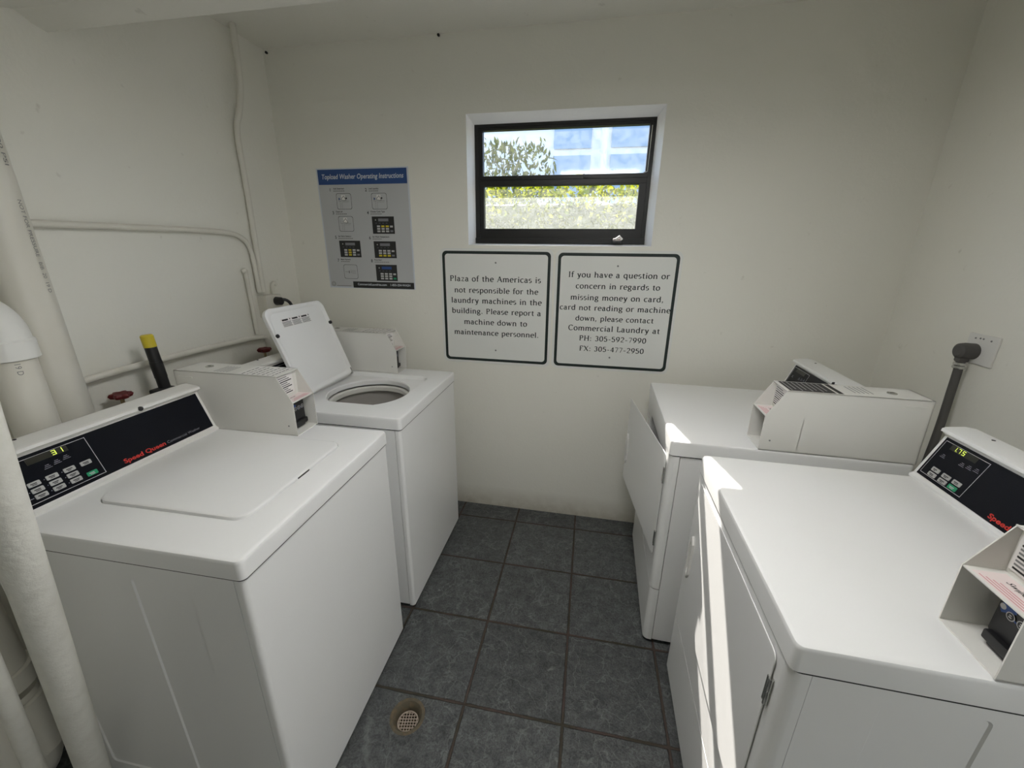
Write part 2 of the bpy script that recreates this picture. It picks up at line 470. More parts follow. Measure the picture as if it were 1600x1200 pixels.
def add_text(b, body, o, ex, ey, x0, x1, y, height=None, m=None, shear=0.0, bold=0.0, align='fit', data=None, space=1.0):
    """flat lettering: baseline at y, spanning x0..x1 in the frame o, ex, ey; height = cap height"""
    vs, fs = data or text_mesh(body, shear, bold, space)
    if not vs: return
    mnx = min(v[0] for v in vs); mxx = max(v[0] for v in vs)
    sx = (x1 - x0) / (mxx - mnx)
    sy_ = sx if height is None else height / 0.73
    if align == 'left' and height is not None:
        sx = sy_
    o, ex, ey = Vector(o), Vector(ex), Vector(ey)
    V = [b.bm.verts.new(o + ex * (x0 + (v[0] - mnx) * sx) + ey * (y + v[1] * sy_)) for v in vs]
    k = b.mi(m) if m else 0
    for f in fs:
        try:
            F = b.bm.faces.new([V[i] for i in f]); F.material_index = k
        except ValueError:
            pass

# ---- a small serif face drawn with a broad pen (for the two notices)

def _arc(cx, cyy, rx, ry, a0, a1, n=14):
    return [(cx + rx * math.cos(math.radians(a0 + (a1 - a0) * i / n)), cyy + ry * math.sin(math.radians(a0 + (a1 - a0) * i / n))) for i in range(n + 1)]

def _l(*p): return [(p[i], p[i + 1]) for i in range(0, len(p), 2)]
A_ = _arc
GL = {
 'a': (5.2, [_l(3.7, 0.4, 3.7, 3.4), A_(2.3, 3.2, 1.4, 1.7, 0, 160), A_(2.2, 1.4, 1.5, 1.4, 60, 330), _l(3.7, .8, 4.1, .15, 4.9, .3)], []),
 'b': (5.8, [_l(1, 0, 1, 7.4), A_(2.9, 2.5, 2.1, 2.5, -150, 150)], [(.5, 7.3, 1.0)]),
 'c': (4.9, [A_(2.8, 2.5, 2.1, 2.5, 45, 315)], []),
 'd': (5.9, [_l(4.6, 0.2, 4.6, 7.4), A_(2.7, 2.5, 2.1, 2.5, 30, 330)], [(4.1, 7.3, 1.0), (4.9, .15, 1.0)]),
 'e': (5.1, [A_(2.7, 2.5, 2.1, 2.5, 5, 315), _l(.7, 2.7, 4.7, 2.7)], []),
 'f': (3.4, [_l(1.6, 0, 1.6, 5.6), A_(3.0, 5.7, 1.4, 1.7, 180, 55), _l(.3, 4.8, 3.2, 4.8)], [(1.6, .15, 2.0)]),
 'g': (5.4, [A_(2.4, 3.2, 1.7, 1.75, 0, 360), _l(1.6, 1.6, 1.2, .9, 2.2, .4, 3.6, .3), A_(2.6, -.9, 2.0, 1.3, 60, -240), _l(3.7, 4.3, 5.0, 4.9)], []),
 'h': (6.2, [_l(1.1, 0, 1.1, 7.4), A_(3.0, 3.0, 1.8, 1.9, 165, 0), _l(4.8, 3.1, 4.8, 0)], [(.6, 7.3, 1.0), (1.1, .15, 1.9), (4.8, .15, 1.9)]),
 'i': (2.7, [_l(1.4, 0, 1.4, 4.9)], [(1.0, 4.75, 1.0), (1.4, .15, 1.9), 'dot', 1.4, 6.7]),
 'l': (2.7, [_l(1.4, 0, 1.4, 7.4)], [(1.0, 7.3, 1.0), (1.4, .15, 1.9)]),
 'm': (9.0, [_l(1.2, 0, 1.2, 4.9), A_(2.9, 3.1, 1.6, 1.8, 165, 0), _l(4.5, 3.1, 4.5, 0), A_(6.2, 3.1, 1.6, 1.8, 165, 0), _l(7.8, 3.1, 7.8, 0)], [(.8, 4.8, 1.0), (1.2, .15, 1.8), (4.5, .15, 1.8), (7.8, .15, 1.8)]),
 'n': (6.1, [_l(1.2, 0, 1.2, 4.9), A_(3.0, 3.0, 1.8, 1.9, 165, 0), _l(4.8, 3.1, 4.8, 0)], [(.8, 4.8, 1.0), (1.2, .15, 1.9), (4.8, .15, 1.9)]),
 'o': (5.5, [A_(2.75, 2.5, 2.2, 2.5, 0, 360, 24)], []),
 'p': (5.8, [_l(1.2, -2.3, 1.2, 4.9), A_(3.0, 2.5, 2.1, 2.5, -150, 150)], [(.8, 4.8, 1.0), (1.2, -2.2, 1.9)]),
 'q': (5.8, [_l(4.6, -2.3, 4.6, 4.9), A_(2.7, 2.5, 2.1, 2.5, 30, 330)], [(4.6, -2.2, 1.9)]),
 'r': (4.3, [_l(1.3, 0, 1.3, 4.9), A_(3.0, 3.3, 1.6, 1.6, 170, 45)], [(.9, 4.8, 1.0), (1.3, .15, 1.9)]),
 's': (4.2, [A_(2.1, 3.7, 1.4, 1.25, 40, 250), A_(2.1, 1.3, 1.5, 1.3, 70, -140)], []),
 't': (3.6, [_l(1.6, 6.2, 1.6, 1.2), A_(2.7, 1.3, 1.1, 1.2, 180, 300), _l(.3, 4.8, 3.2, 4.8)], []),
 'u': (6.1, [_l(1.2, 4.9, 1.2, 1.9), A_(3.0, 1.9, 1.8, 1.9, 180, 340), _l(4.8, 4.9, 4.8, .1)], [(.8, 4.8, 1.0), (4.4, 4.8, 1.0), (5.2, .15, 1.0)]),
 'v': (5.5, [_l(.9, 4.9, 2.8, .1), _l(2.8, .1, 4.6, 4.9)], [(.9, 4.8, 1.7), (4.6, 4.8, 1.5)]),
 'w': (8.0, [_l(.9, 4.9, 2.5, .1), _l(2.5, .1, 4.0, 4.8), _l(4.0, 4.8, 5.6, .1), _l(5.6, .1, 7.2, 4.9)], [(.9, 4.8, 1.7), (7.2, 4.8, 1.5)]),
 'y': (5.5, [_l(.9, 4.9, 2.9, .3), _l(4.7, 4.9, 2.6, -1.2, 1.6, -2.2, .6, -2.0)], [(.9, 4.8, 1.7), (4.7, 4.8, 1.5)]),
 'z': (5.0, [_l(.8, 4.7, 4.2, 4.7), _l(4.2, 4.7, .7, .2), _l(.7, .25, 4.4, .25)], []),
 'A': (7.2, [_l(.8, .1, 3.6, 7.2), _l(3.6, 7.2, 6.4, .1), _l(1.9, 2.5, 5.4, 2.5)], [(.8, .15, 1.7), (6.4, .15, 1.9)]),
 'P': (6.0, [_l(1.4, 0, 1.4, 7.2), A_(2.9, 5.3, 2.2, 1.8, -110, 110), _l(1.4, 7.05, 2.9, 7.05), _l(1.4, 3.5, 2.9, 3.5)], [(1.4, .15, 2.2), (1.2, 7.05, 1.6)]),
 'I': (3.0, [_l(1.5, 0, 1.5, 7.2)], [(1.5, .15, 2.2), (1.5, 7.05, 2.2)]),
 'C': (6.9, [A_(3.8, 3.6, 3.0, 3.6, 40, 320, 20)], []),
 'L': (5.6, [_l(1.4, 0, 1.4, 7.2), _l(1.4, .2, 5.0, .2), _l(5.0, .2, 5.1, 1.6)], [(1.4, 7.05, 2.2)]),
 'H': (7.6, [_l(1.4, 0, 1.4, 7.2), _l(6.2, 0, 6.2, 7.2), _l(1.4, 3.7, 6.2, 3.7)], [(1.4, .15, 2.2), (1.4, 7.05, 2.2), (6.2, .15, 2.2), (6.2, 7.05, 2.2)]),
 'F': (5.6, [_l(1.4, 0, 1.4, 7.2), _l(1.4, 7.0, 5.0, 7.0), _l(5.0, 7.0, 5.1, 5.7), _l(1.4, 3.8, 4.0, 3.8)], [(1.4, .15, 2.2)]),
 'X': (7.0, [_l(1.0, 7.1, 6.0, .1), _l(1.0, .1, 5.9, 7.1)], [(1.0, .15, 1.7), (6.0, .15, 1.7), (1.0, 7.05, 1.7), (6.0, 7.05, 1.7)]),
 '0': (5.6, [A_(2.8, 3.5, 2.1, 3.5, 0, 360, 24)], []),
 '2': (5.4, [A_(2.6, 5.1, 1.8, 1.9, 160, -30), _l(4.1, 4.2, .7, .3), _l(.6, .3, 4.6, .3)], []),
 '3': (5.2, [A_(2.3, 5.3, 1.6, 1.7, 150, -85), A_(2.3, 1.9, 1.9, 1.9, 90, -150)], []),
 '4': (5.6, [_l(3.8, 0, 3.8, 7.0), _l(3.8, 7.0, .5, 2.2), _l(.5, 2.0, 5.1, 2.0)], []),
 '5': (5.2, [_l(1.2, 6.9, 4.3, 6.9), _l(1.2, 6.9, 1.0, 3.7), A_(2.4, 2.2, 2.0, 2.2, 130, -150)], []),
 '7': (5.2, [_l(.6, 6.8, 4.6, 6.8), _l(4.6, 6.8, 2.0, 0)], []),
 '9': (5.6, [A_(2.8, 4.8, 2.0, 2.2, 0, 360, 20), _l(4.8, 4.6, 3.9, 1.6, 1.6, 0)], []),
 '-': (4.2, [_l(.6, 2.7, 3.6, 2.7)], []),
 '.': (2.6, [], ['dot', 1.2, .55]), ',': (2.6, [_l(1.5, .6, .8, -1.4)], ['dot', 1.2, .55]),
 ':': (2.8, [], ['dot', 1.3, .55, 'dot', 1.3, 4.2]), ' ': (3.2, [], []),
}

def serif_data(body, T=1.42, t=0.66):
    vs, fs = [], []
    def stroke(pl_):
        n = len(pl_)
        Ls, Rs = [], []
        for i, p in enumerate(pl_):
            a = pl_[max(i - 1, 0)]; c = pl_[min(i + 1, n - 1)]
            dx, dy = c[0] - a[0], c[1] - a[1]
            d = math.hypot(dx, dy) or 1
            dx, dy = dx / d, dy / d
            w = (t + (T - t) * abs(dx * math.sin(math.radians(10)) - dy * math.cos(math.radians(10)))) / 2
            if n == 2 and abs(dx) > .25 and abs(dy) > .25:
                w = (T if dx * dy < 0 else t * 1.15) / 2
            Ls.append((p[0] - dy * w, p[1] + dx * w)); Rs.append((p[0] + dy * w, p[1] - dx * w))
        k = len(vs); vs.extend(Ls); vs.extend(Rs)
        for i in range(n - 1):
            fs.append((k + n + i, k + n + i + 1, k + i + 1, k + i))
    X = 0.0
    for ch in body:
        adv, st, se = GL[ch]
        k0 = len(vs)
        for s in st: stroke(s)
        i = 0
        while i < len(se):
            if se[i] == 'dot':
                k = len(vs); x, y = se[i + 1], se[i + 2]
                vs.extend((x + .72 * math.cos(2 * PI * q / 10), y + .72 * math.sin(2 * PI * q / 10)) for q in range(10))
                fs.append(tuple(range(k, k + 10))); i += 3
            else:
                x, y, w = se[i]; k = len(vs)
                vs.extend(((x - w / 2, y - .28), (x + w / 2, y - .28), (x + w / 2, y + .28), (x - w / 2, y + .28)))
                fs.append((k, k + 1, k + 2, k + 3)); i += 1
        for q in range(k0, len(vs)): vs[q] = (vs[q][0] + X, vs[q][1])
        X += adv + 0.75
    return [(v[0] / 9.86, v[1] / 9.86) for v in vs], fs

# ------------------------------------------------------------------ room shell
BW, LW, RW, CH, FW = 2.1342, -1.6793, 1.3507, 2.4705, -2.4      # back, left, right, ceiling, front

def structure(b, name, m=None, parent=None, **k):
    o = b.build(name, m, parent, **k)
    if not parent: o['kind'] = 'structure'
    return o

# floor with a round hole for the drain
DX, DY, DR = -0.523, 0.884, 0.05
b = B()
N_ = 48
circ = [(DX + DR * math.cos(2 * PI * i / N_), DY + DR * math.sin(2 * PI * i / N_), 0) for i in range(N_)]
sq = []
for i in range(N_):
    a = 2 * PI * i / N_; c_, s_ = math.cos(a), math.sin(a); q = 0.2 / max(abs(c_), abs(s_))
    sq.append((DX + q * c_, DY + q * s_, 0))
b.loft([circ, sq], False, False)
xs = [LW - .12, DX - .2, DX + .2, RW + 1.5]; ys = [FW - .12, DY - .2, DY + .2, BW + .12]
for i in range(3):
    for j in range(3):
        if (i, j) != (1, 1): b.quad((0, 0, 0), (1, 0, 0), (0, 1, 0), xs[i], xs[i + 1], ys[j], ys[j + 1])
for f in b.bm.faces: f.normal_update()
fl = structure(b, 'floor', FLOORM, recalc=False)
for p in fl.data.polygons:
    if p.normal.z < 0: p.flip()

# back wall with the window hole and its splayed plaster reveal
WX0, WX1, WZ0, WZ1 = -0.6412, 0.2686, 1.5628, 2.150
IX0, IX1, IZ0, IZ1 = -0.622, 0.243, 1.572, 2.124
b = B()
T_ = 0.13
def rectloop(x0, x1, z0, z1, y): return [(x0, y, z0), (x1, y, z0), (x1, y, z1), (x0, y, z1)]
b.loft([rectloop(LW - .12, RW + .12, -.02, CH + .1, BW), rectloop(WX0, WX1, WZ0, WZ1, BW)], False, False, WALL)
b.loft([rectloop(WX0, WX1, WZ0, WZ1, BW), rectloop(IX0, IX1, IZ0, IZ1, BW + .075), rectloop(IX0, IX1, IZ0, IZ1, BW + T_)], False, False, PLASTW)
b.loft([rectloop(LW - .12, RW + .12, -.02, CH + .1, BW + T_), rectloop(IX0, IX1, IZ0, IZ1, BW + T_)], False, False, WALL)
structure(b, 'wall_back', WALL)
b = B(); b.box((LW - .12, FW - .12, -.02), (LW, BW, CH + .1)); structure(b, 'wall_left', WALL)
b = B(); b.box((LW, FW - .12, -.02), (RW + .12, FW, CH + .1)); structure(b, 'wall_front', WALL)
# right wall with an unseen doorway added beside the camera for the fill light
b = B()
D0, D1, DH = -1.0, -0.1, 2.08
b.box((RW, FW, -.02), (RW + .12, D0, CH + .1)); b.box((RW, D1, -.02), (RW + .12, BW, CH + .1)); b.box((RW, D0, DH), (RW + .12, D1, CH + .1))
structure(b, 'wall_right', WALL)
# unseen wall and slab added outside the doorway to block the sky
b = B(); b.box((RW + 1.5, -4.0, -.02), (RW + 1.6, BW + .12, 2.9)); structure(b, 'sky_block_wall', WALL)
b = B(); b.box((RW + .12, -4.0, 2.62), (RW + 1.5, BW + .12, 2.72)); structure(b, 'sky_block_slab', WALL)
# ceiling: flat by the back wall, then a sloping underside that ends in a chipped edge and a lower flat part
b = B()
prof = [(BW + .1, CH), (1.822, CH), (1.376, 2.240), (1.205, 2.152), (1.17, 2.160), (1.135, 2.178), (1.07, 2.160), (0.9, 2.165), (FW - .1, 2.17), (FW - .1, 2.6), (BW + .1, 2.6)]
b.prism(prof, 0, LW - .1, RW + .1)
structure(b, 'ceiling', WALL, angle=20)

# ceiling lamp added over the aisle, out of view, to brighten the room
cl = thing('added_fill_light', 'added flush ceiling lamp with a white diffuser, out of view above the aisle', 'lamp', (0.0, 0.76, 2.168))
b = B(); b.box((-.34, -.18, -.035), (.34, .18, 0), .006); b.build('housing', PLASTIC, cl)
b = B(); b.box((-.30, -.14, -.043), (.30, .14, -.034), .003); b.build('diffuser', mat('fill_diffuser', (.9, .9, .88), .5, emit=((1, .99, .975), 13.5)), cl)

# ------------------------------------------------------------------ window
def frame_ring(b, x0, x1, z0, z1, w, y0, y1, m=None):
    """w = widths left, right, bottom, top"""
    o = rectloop(x0, x1, z0, z1, y0); i = rectloop(x0 + w[0], x1 - w[1], z0 + w[2], z1 - w[3], y0)
    o2 = rectloop(x0, x1, z0, z1, y1); i2 = rectloop(x0 + w[0], x1 - w[1], z0 + w[2], z1 - w[3], y1)
    b.loft([o2, o, i, i2, o2], False, False, m)

win = B()
yF = BW + .078
frame_ring(win, IX0, IX1, IZ0, IZ1, (.022, .016, .03, .012), yF, yF + .045)
win.box((IX0, yF - .012, IZ0), (IX1, yF + .03, IZ0 + .028), .002)
win.box((IX0 + .01, yF + .006, 1.851), (IX1 - .01, yF + .035, 1.876), .002)
window = win.build('window_1', WFRAME, None, kind='structure')
b = B(); frame_ring(b, IX0 + .022, IX1 - .016, 1.876, IZ1 - .012, (.018, .012, .019, .014), yF + .004, yF + .034); b.build('upper_sash', WFRAME, window)
b = B(); frame_ring(b, IX0 + .022, IX1 - .016, IZ0 + .03, 1.851, (.022, .034, .044, .003), yF + .006, yF + .036); b.build('lower_sash', WFRAME, window)
b = B(); b.box((IX0 + .036, yF + .022, 1.893), (IX1 - .026, yF + .025, IZ1 - .024)); b.build('upper_pane', PANE, window)
b = B(); b.box((IX0 + .040, yF + .022, IZ0 + .07), (IX1 - .048, yF + .025, 1.850)); b.build('lower_pane', PANE, window)
b = B(); b.box((IX0 + .040, yF + .030, IZ0 + .07), (IX1 - .048, yF + .0305, 1.797)); b.build('insect_screen', SCREEN, window)
for x in (-0.405, -0.075):
    b = B(); b.box((x, yF - .004, 1.878), (x + .03, yF + .008, 1.884), .001); b.box((x, yF - .004, 1.878), (x + .004, yF + .008, 1.900), .001); b.build('sash_clip', WFRAME, window)
b = B(); b.tube([(.224, yF - .004, 2.09), (.222, yF - .006, 1.90), (.205, yF - .006, 1.893)], .003, 6); b.build('stay_bar', CHROME, window)
b = B()
b.box((.085, yF - .045, IZ0 + .001), (.135, yF - .012, IZ0 + .018), .005, m=BLACKP)
b.box((.088, yF - .048, IZ0 + .016), (.128, yF - .014, IZ0 + .028), .005, m=STICKP)
b.tube([(.10, yF - .045, IZ0 + .022), (.118, yF - .045, IZ0 + .036), (.132, yF - .04, IZ0 + .022)], .006, 8, STICKW)
b.build('window_latch', None, window)

# ------------------------------------------------------------------ outside
b = B(); b.quad((0, 0, -.03), (1, 0, 0), (0, 1, 0), -14, 14, BW + .25, 22); structure(b, 'ground', CONCRETE)
b = B()
for i in range(9000):
    if random.random() < .75:
        x, y, z = random.uniform(-3.2, 2.2), 3.35 + abs(random.gauss(0, .09)), random.uniform(1.2, 2.02)
    else:
        x, y, z = random.uniform(-3.2, 2.2), random.uniform(3.35, 4.0), 2.00 + random.gauss(0, .03)
    s = random.uniform(.018, .036)
    e1 = Vector((random.gauss(0, 1), random.gauss(0, 1), random.gauss(0, 1))).normalized()
    e2 = e1.cross(Vector((random.gauss(0, 1), random.gauss(0, 1), random.gauss(0, 1)))).normalized()
    c = Vector((x, y, z))
    b.bm.faces.new([b.bm.verts.new(c + v) for v in (e1 * s, e2 * s * .5, -e1 * s, -e2 * s * .5)])
hedge = thing('hedge', 'clipped yellow-green hedge outside, seen through the lower window pane', 'hedge', (0, 0, 0))
b.build('foliage', LEAF, hedge, recalc=False)
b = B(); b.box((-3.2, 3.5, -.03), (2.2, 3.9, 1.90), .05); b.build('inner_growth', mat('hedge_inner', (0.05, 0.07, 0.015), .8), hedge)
bld = thing('building', 'pale building with tall windows across the yard, seen through the upper pane', 'building', (0, 9, 0))
b = B(); b.box((-9, 0, -.03), (7, 3, 5.2)); b.build('facade', FACADE, bld)
for x in (-.55, .55, 1.35):
    b = B(); b.box((x - .36, -.05, 1.9), (x + .36, -.01, 3.32)); b.box((x - .36, -.05, 3.44), (x + .36, -.01, 3.9)); b.build('window', FGLASS, bld)
for x in (.05, 1.0, 1.9):
    b = B(); b.lathe([(.07, -.03), (.07, 5.1)], (x, -.35, 0), 16); b.build('column', FACADE, bld)
b = B()
for i in range(2600):
    c = Vector((random.gauss(-1.6, .55), random.gauss(7.6, .25), random.uniform(1.2, 3.25)))
    if abs(c.x + 1.6) > 1.2 - (c.z - 1.8) * .3: continue
    s = random.uniform(.03, .08)
    e1 = Vector((random.gauss(0, .5), random.gauss(0, .5), random.gauss(0, 1))).normalized()
    e2 = e1.cross(Vector((random.gauss(0, 1), random.gauss(0, 1), random.gauss(0, 1)))).normalized()
    b.bm.faces.new([b.bm.verts.new(c + v) for v in (e1 * s, e2 * s * .4, -e1 * s, -e2 * s * .4)])
shrub = thing('shrub', 'loose pale shrub in front of the far building, left in the upper pane', 'shrub', (0, 0, 0))
b.build('foliage', LEAF, shrub, recalc=False)
b = B()
for k in range(5): b.tube([(-1.6 + .05 * k, 7.6, -.03), (-1.9 + .16 * k, 7.6, 1.3), (-2.1 + .25 * k, 7.6, 2.6)], .02, 6)
b.build('stem', mat('bark', (.2, .15, .1), .8), shrub)

# ------------------------------------------------------------------ machines (local frame: x = width from the viewer's left, y = depth, z = up)
def lip(b, W_, D_, z0, z1, r=.014, hole=None):
    """top panel with rolled edges; hole = list of further loops"""
    k = 6
    R = lambda ins, rr: rrect(ins, W_ - ins, ins, D_ - ins, rr, k, 9)
    L = [[(x, y, z0) for x, y in R(.004, r)], [(x, y, z0) for x, y in R(0, r)], [(x, y, z1 - .010) for x, y in R(0, r)],
         [(x, y, z1 - .003) for x, y in R(.003, r)], [(x, y, z1) for x, y in R(.010, r)]]
    if hole: L += hole
    b.loft(L, True if not hole else False, not hole)

def coin_box(root, z, w0, w1, style, labels):
    d0, d1 = .272, .716
    pr = [(d0, z), (d0 - .001, z + .120), (d0 + .048, z + .208), (d1 - .006, z + .208), (d1, z)]
    t = .0022
    b = B()
    b.prism(pr, 0, w0, w0 + t); b.prism(pr, 0, w1 - t, w1)
    b.box((w0, d0 + .046, z + .2055), (w1, d1 - .006, z + .208))
    b.prism([(d1 - .003, z), (d1, z), (d1 - .006, z + .208), (d1 - .009, z + .208)], 0, w0, w1)
    b.box((w0, d0, z), (w1, d1, z + .0025))
    b.box((w0, d0, z + .1175), (w1, d0 + .060, z + .120))
    b.prism([(d0 + .058, z + .119), (d0 + .060, z + .119), (d0 + .058, z + .207), (d0 + .056, z + .207)], 0, w0, w1)
    b.box((w0, d0 + .11, z), (w1, d0 + .113, z + .119))
    cb = b.build('coin_box', SHEET, root)
    # card reader in the lower bay
    b = B()
    r0, r1 = (w0 + .030, w1 - .004)
    b.box((r0, d0 + .040, z + .022), (r1, d0 + .108, z + .114), .006, m=BLACKP)
    b.box((r0 + .008, d0 + .030, z + .012), (r1 - .004, d0 + .07, z + .030), .003, m=BLACKP)
    b.box((r0 + .016, d0 + .034, z + .006), (r1 - .016, d0 + .06, z + .014), .002, m=BLACKP)
    o = Vector((0, d0 + .0396, z)); ex, ez = Vector((1, 0, 0)), Vector((0, 0, 1))
    # blue sweep and three round pictograms
    def disc(cx, cz, r, m, off, n=20, a0=0, a1=360):
        c = o + Vector((0, -off, 0))
        vs = [b.bm.verts.new(c + ex * (cx + r * math.cos(math.radians(a0 + (a1 - a0) * i / n))) + ez * (cz + r * math.sin(math.radians(a0 + (a1 - a0) * i / n)))) for i in range(n + (0 if a1 - a0 == 360 else 1))]
        f = b.bm.faces.new(vs); f.material_index = b.mi(m)
    disc(r0 + .020, .079, .013, BLUEINK, .0004, 20, 20, 230)
    b.quad(o + Vector((0, -.0003, 0)), ex, ez, r0 + .022, r1 - .008, .070, .073, BLUEINK)
    disc(r0 + .011, .080, .005, PANELLINE, .0006)
    for i in range(3):
        cx = r0 + .026 + .0175 * i
        disc(cx, .074, .0072, PANELLINE, .0008); disc(cx, .074, .0056, BLACKP, .0010)
        b.quad(o + Vector((0, -.0012, 0)), ex, ez, cx - .0025, cx + .0025, .0715, .0735, PANELLINE)
        b.quad(o + Vector((0, -.0012, 0)), ex, ez, cx - .0022, cx + .0015, .0750, .0768, PANELLINE)
    b.build('card_reader', None, cb)
    # sticker on the little shelf, and one on the wall of the upper pocket
    b = B()
    zs = z + .1204
    b.quad((0, 0, zs), (1, 0, 0), (0, 1, 0), w0 + .012, w1 - .004, d0 + .004, d0 + .052, STICKP)
    for i in range(4): b.quad((0, 0, zs + .0003), (1, 0, 0), (0, 1, 0), w0 + .02 + .006 * i, w1 - .012, d0 + .008 + .005 * i, d0 + .0098 + .005 * i, PINKINK)
    add_text(b, 'Swipe', (0, 0, zs + .0004), (1, 0, 0), (0, 1, 0), w0 + .034, w1 - .046, d0 + .034, None, INK, .3)
    b.build('shelf_sticker', None, cb)
    b = B()
    yb = d0 + .0553
    b.quad((0, yb, z), (1, 0, 0), (0, 0, 1), w0 + .006, w1 - .022, .130, .200, STICKW)
    for i in range(9):
        b.quad((0, yb - .0004, z), (1, 0, 0), (0, 0, 1), w0 + .012, w1 - .030 - .01 * (i % 3), .134 + .007 * i, .1375 + .007 * i, INKG if i % 3 else INK)
    b.build('pocket_sticker', None, cb)
    # stickers and lock on the lid
    zt = z + .2084
    b = B()
    if style == 'dark':
        b.quad((0, 0, zt), (1, 0, 0), (0, 1, 0), w0 + .006, w1 - .008, d0 + .056, d0 + .185, INK)
        for i in range(8): b.quad((0, 0, zt + .0003), (1, 0, 0), (0, 1, 0), w0 + .010, w1 - .014 - .012 * (i % 2), d0 + .064 + .0145 * i, d0 + .0665 + .0145 * i, PANELLINE)
        b.quad((0, 0, zt), (1, 0, 0), (0, 1, 0), w0 + .006, w1 - .008, d0 + .192, d0 + .206, INK)
    else:
        b.quad((0, 0, zt), (1, 0, 0), (0, 1, 0), w0 + .006, w1 - .006, d0 + .056, d0 + .200, STICKW)
        rg = random.Random(3)
        for i in range(7):
            x = w0 + .010
            while x < w1 - .022:
                L_ = rg.uniform(.006, .02)
                b.quad((0, 0, zt + .0003), (1, 0, 0), (0, 1, 0), x, x + L_, d0 + .064 + .019 * i, d0 + .068 + .019 * i, INKG if i % 2 else INK)
                x += L_ + .004
    b.build('instruction_sticker', None, cb)
    b = B()
    for i in range(5): b.quad((0, 0, zt), (1, 0, 0), (0, 1, 0), w0 + .016, w1 - .03, d0 + .245 + .012 * i, d0 + .2485 + .012 * i, INKG)
    b.build('small_print', None, cb)
    b = B(); cxl, cyl = (w0 + w1) / 2 + .006, d0 + .355
    b.lathe([(.013, 0), (.013, .003), (.010, .0042), (.0075, .0036)], (cxl, cyl, zt - .0004), 20, CHROME)
    b.box((cxl - .0012, cyl - .006, zt + .0032), (cxl + .0012, cyl + .006, zt + .0036), m=INK)
    b.build('lock', None, cb)
    for x in (w0 - .0012, w1 - .0003):
        b = B(); b.lathe([(.0028, 0), (.0028, .0015)], (x, d0 + .028, z + .035), 10, axis=0); b.build('rivet', INKG, cb)
        b = B(); b.box((x - .0002, d1 - .075, z + .183), (x + .0016, d1 - .02, z + .189), .0006); b.build('embossed_mark', SHEET, cb)
    return cb

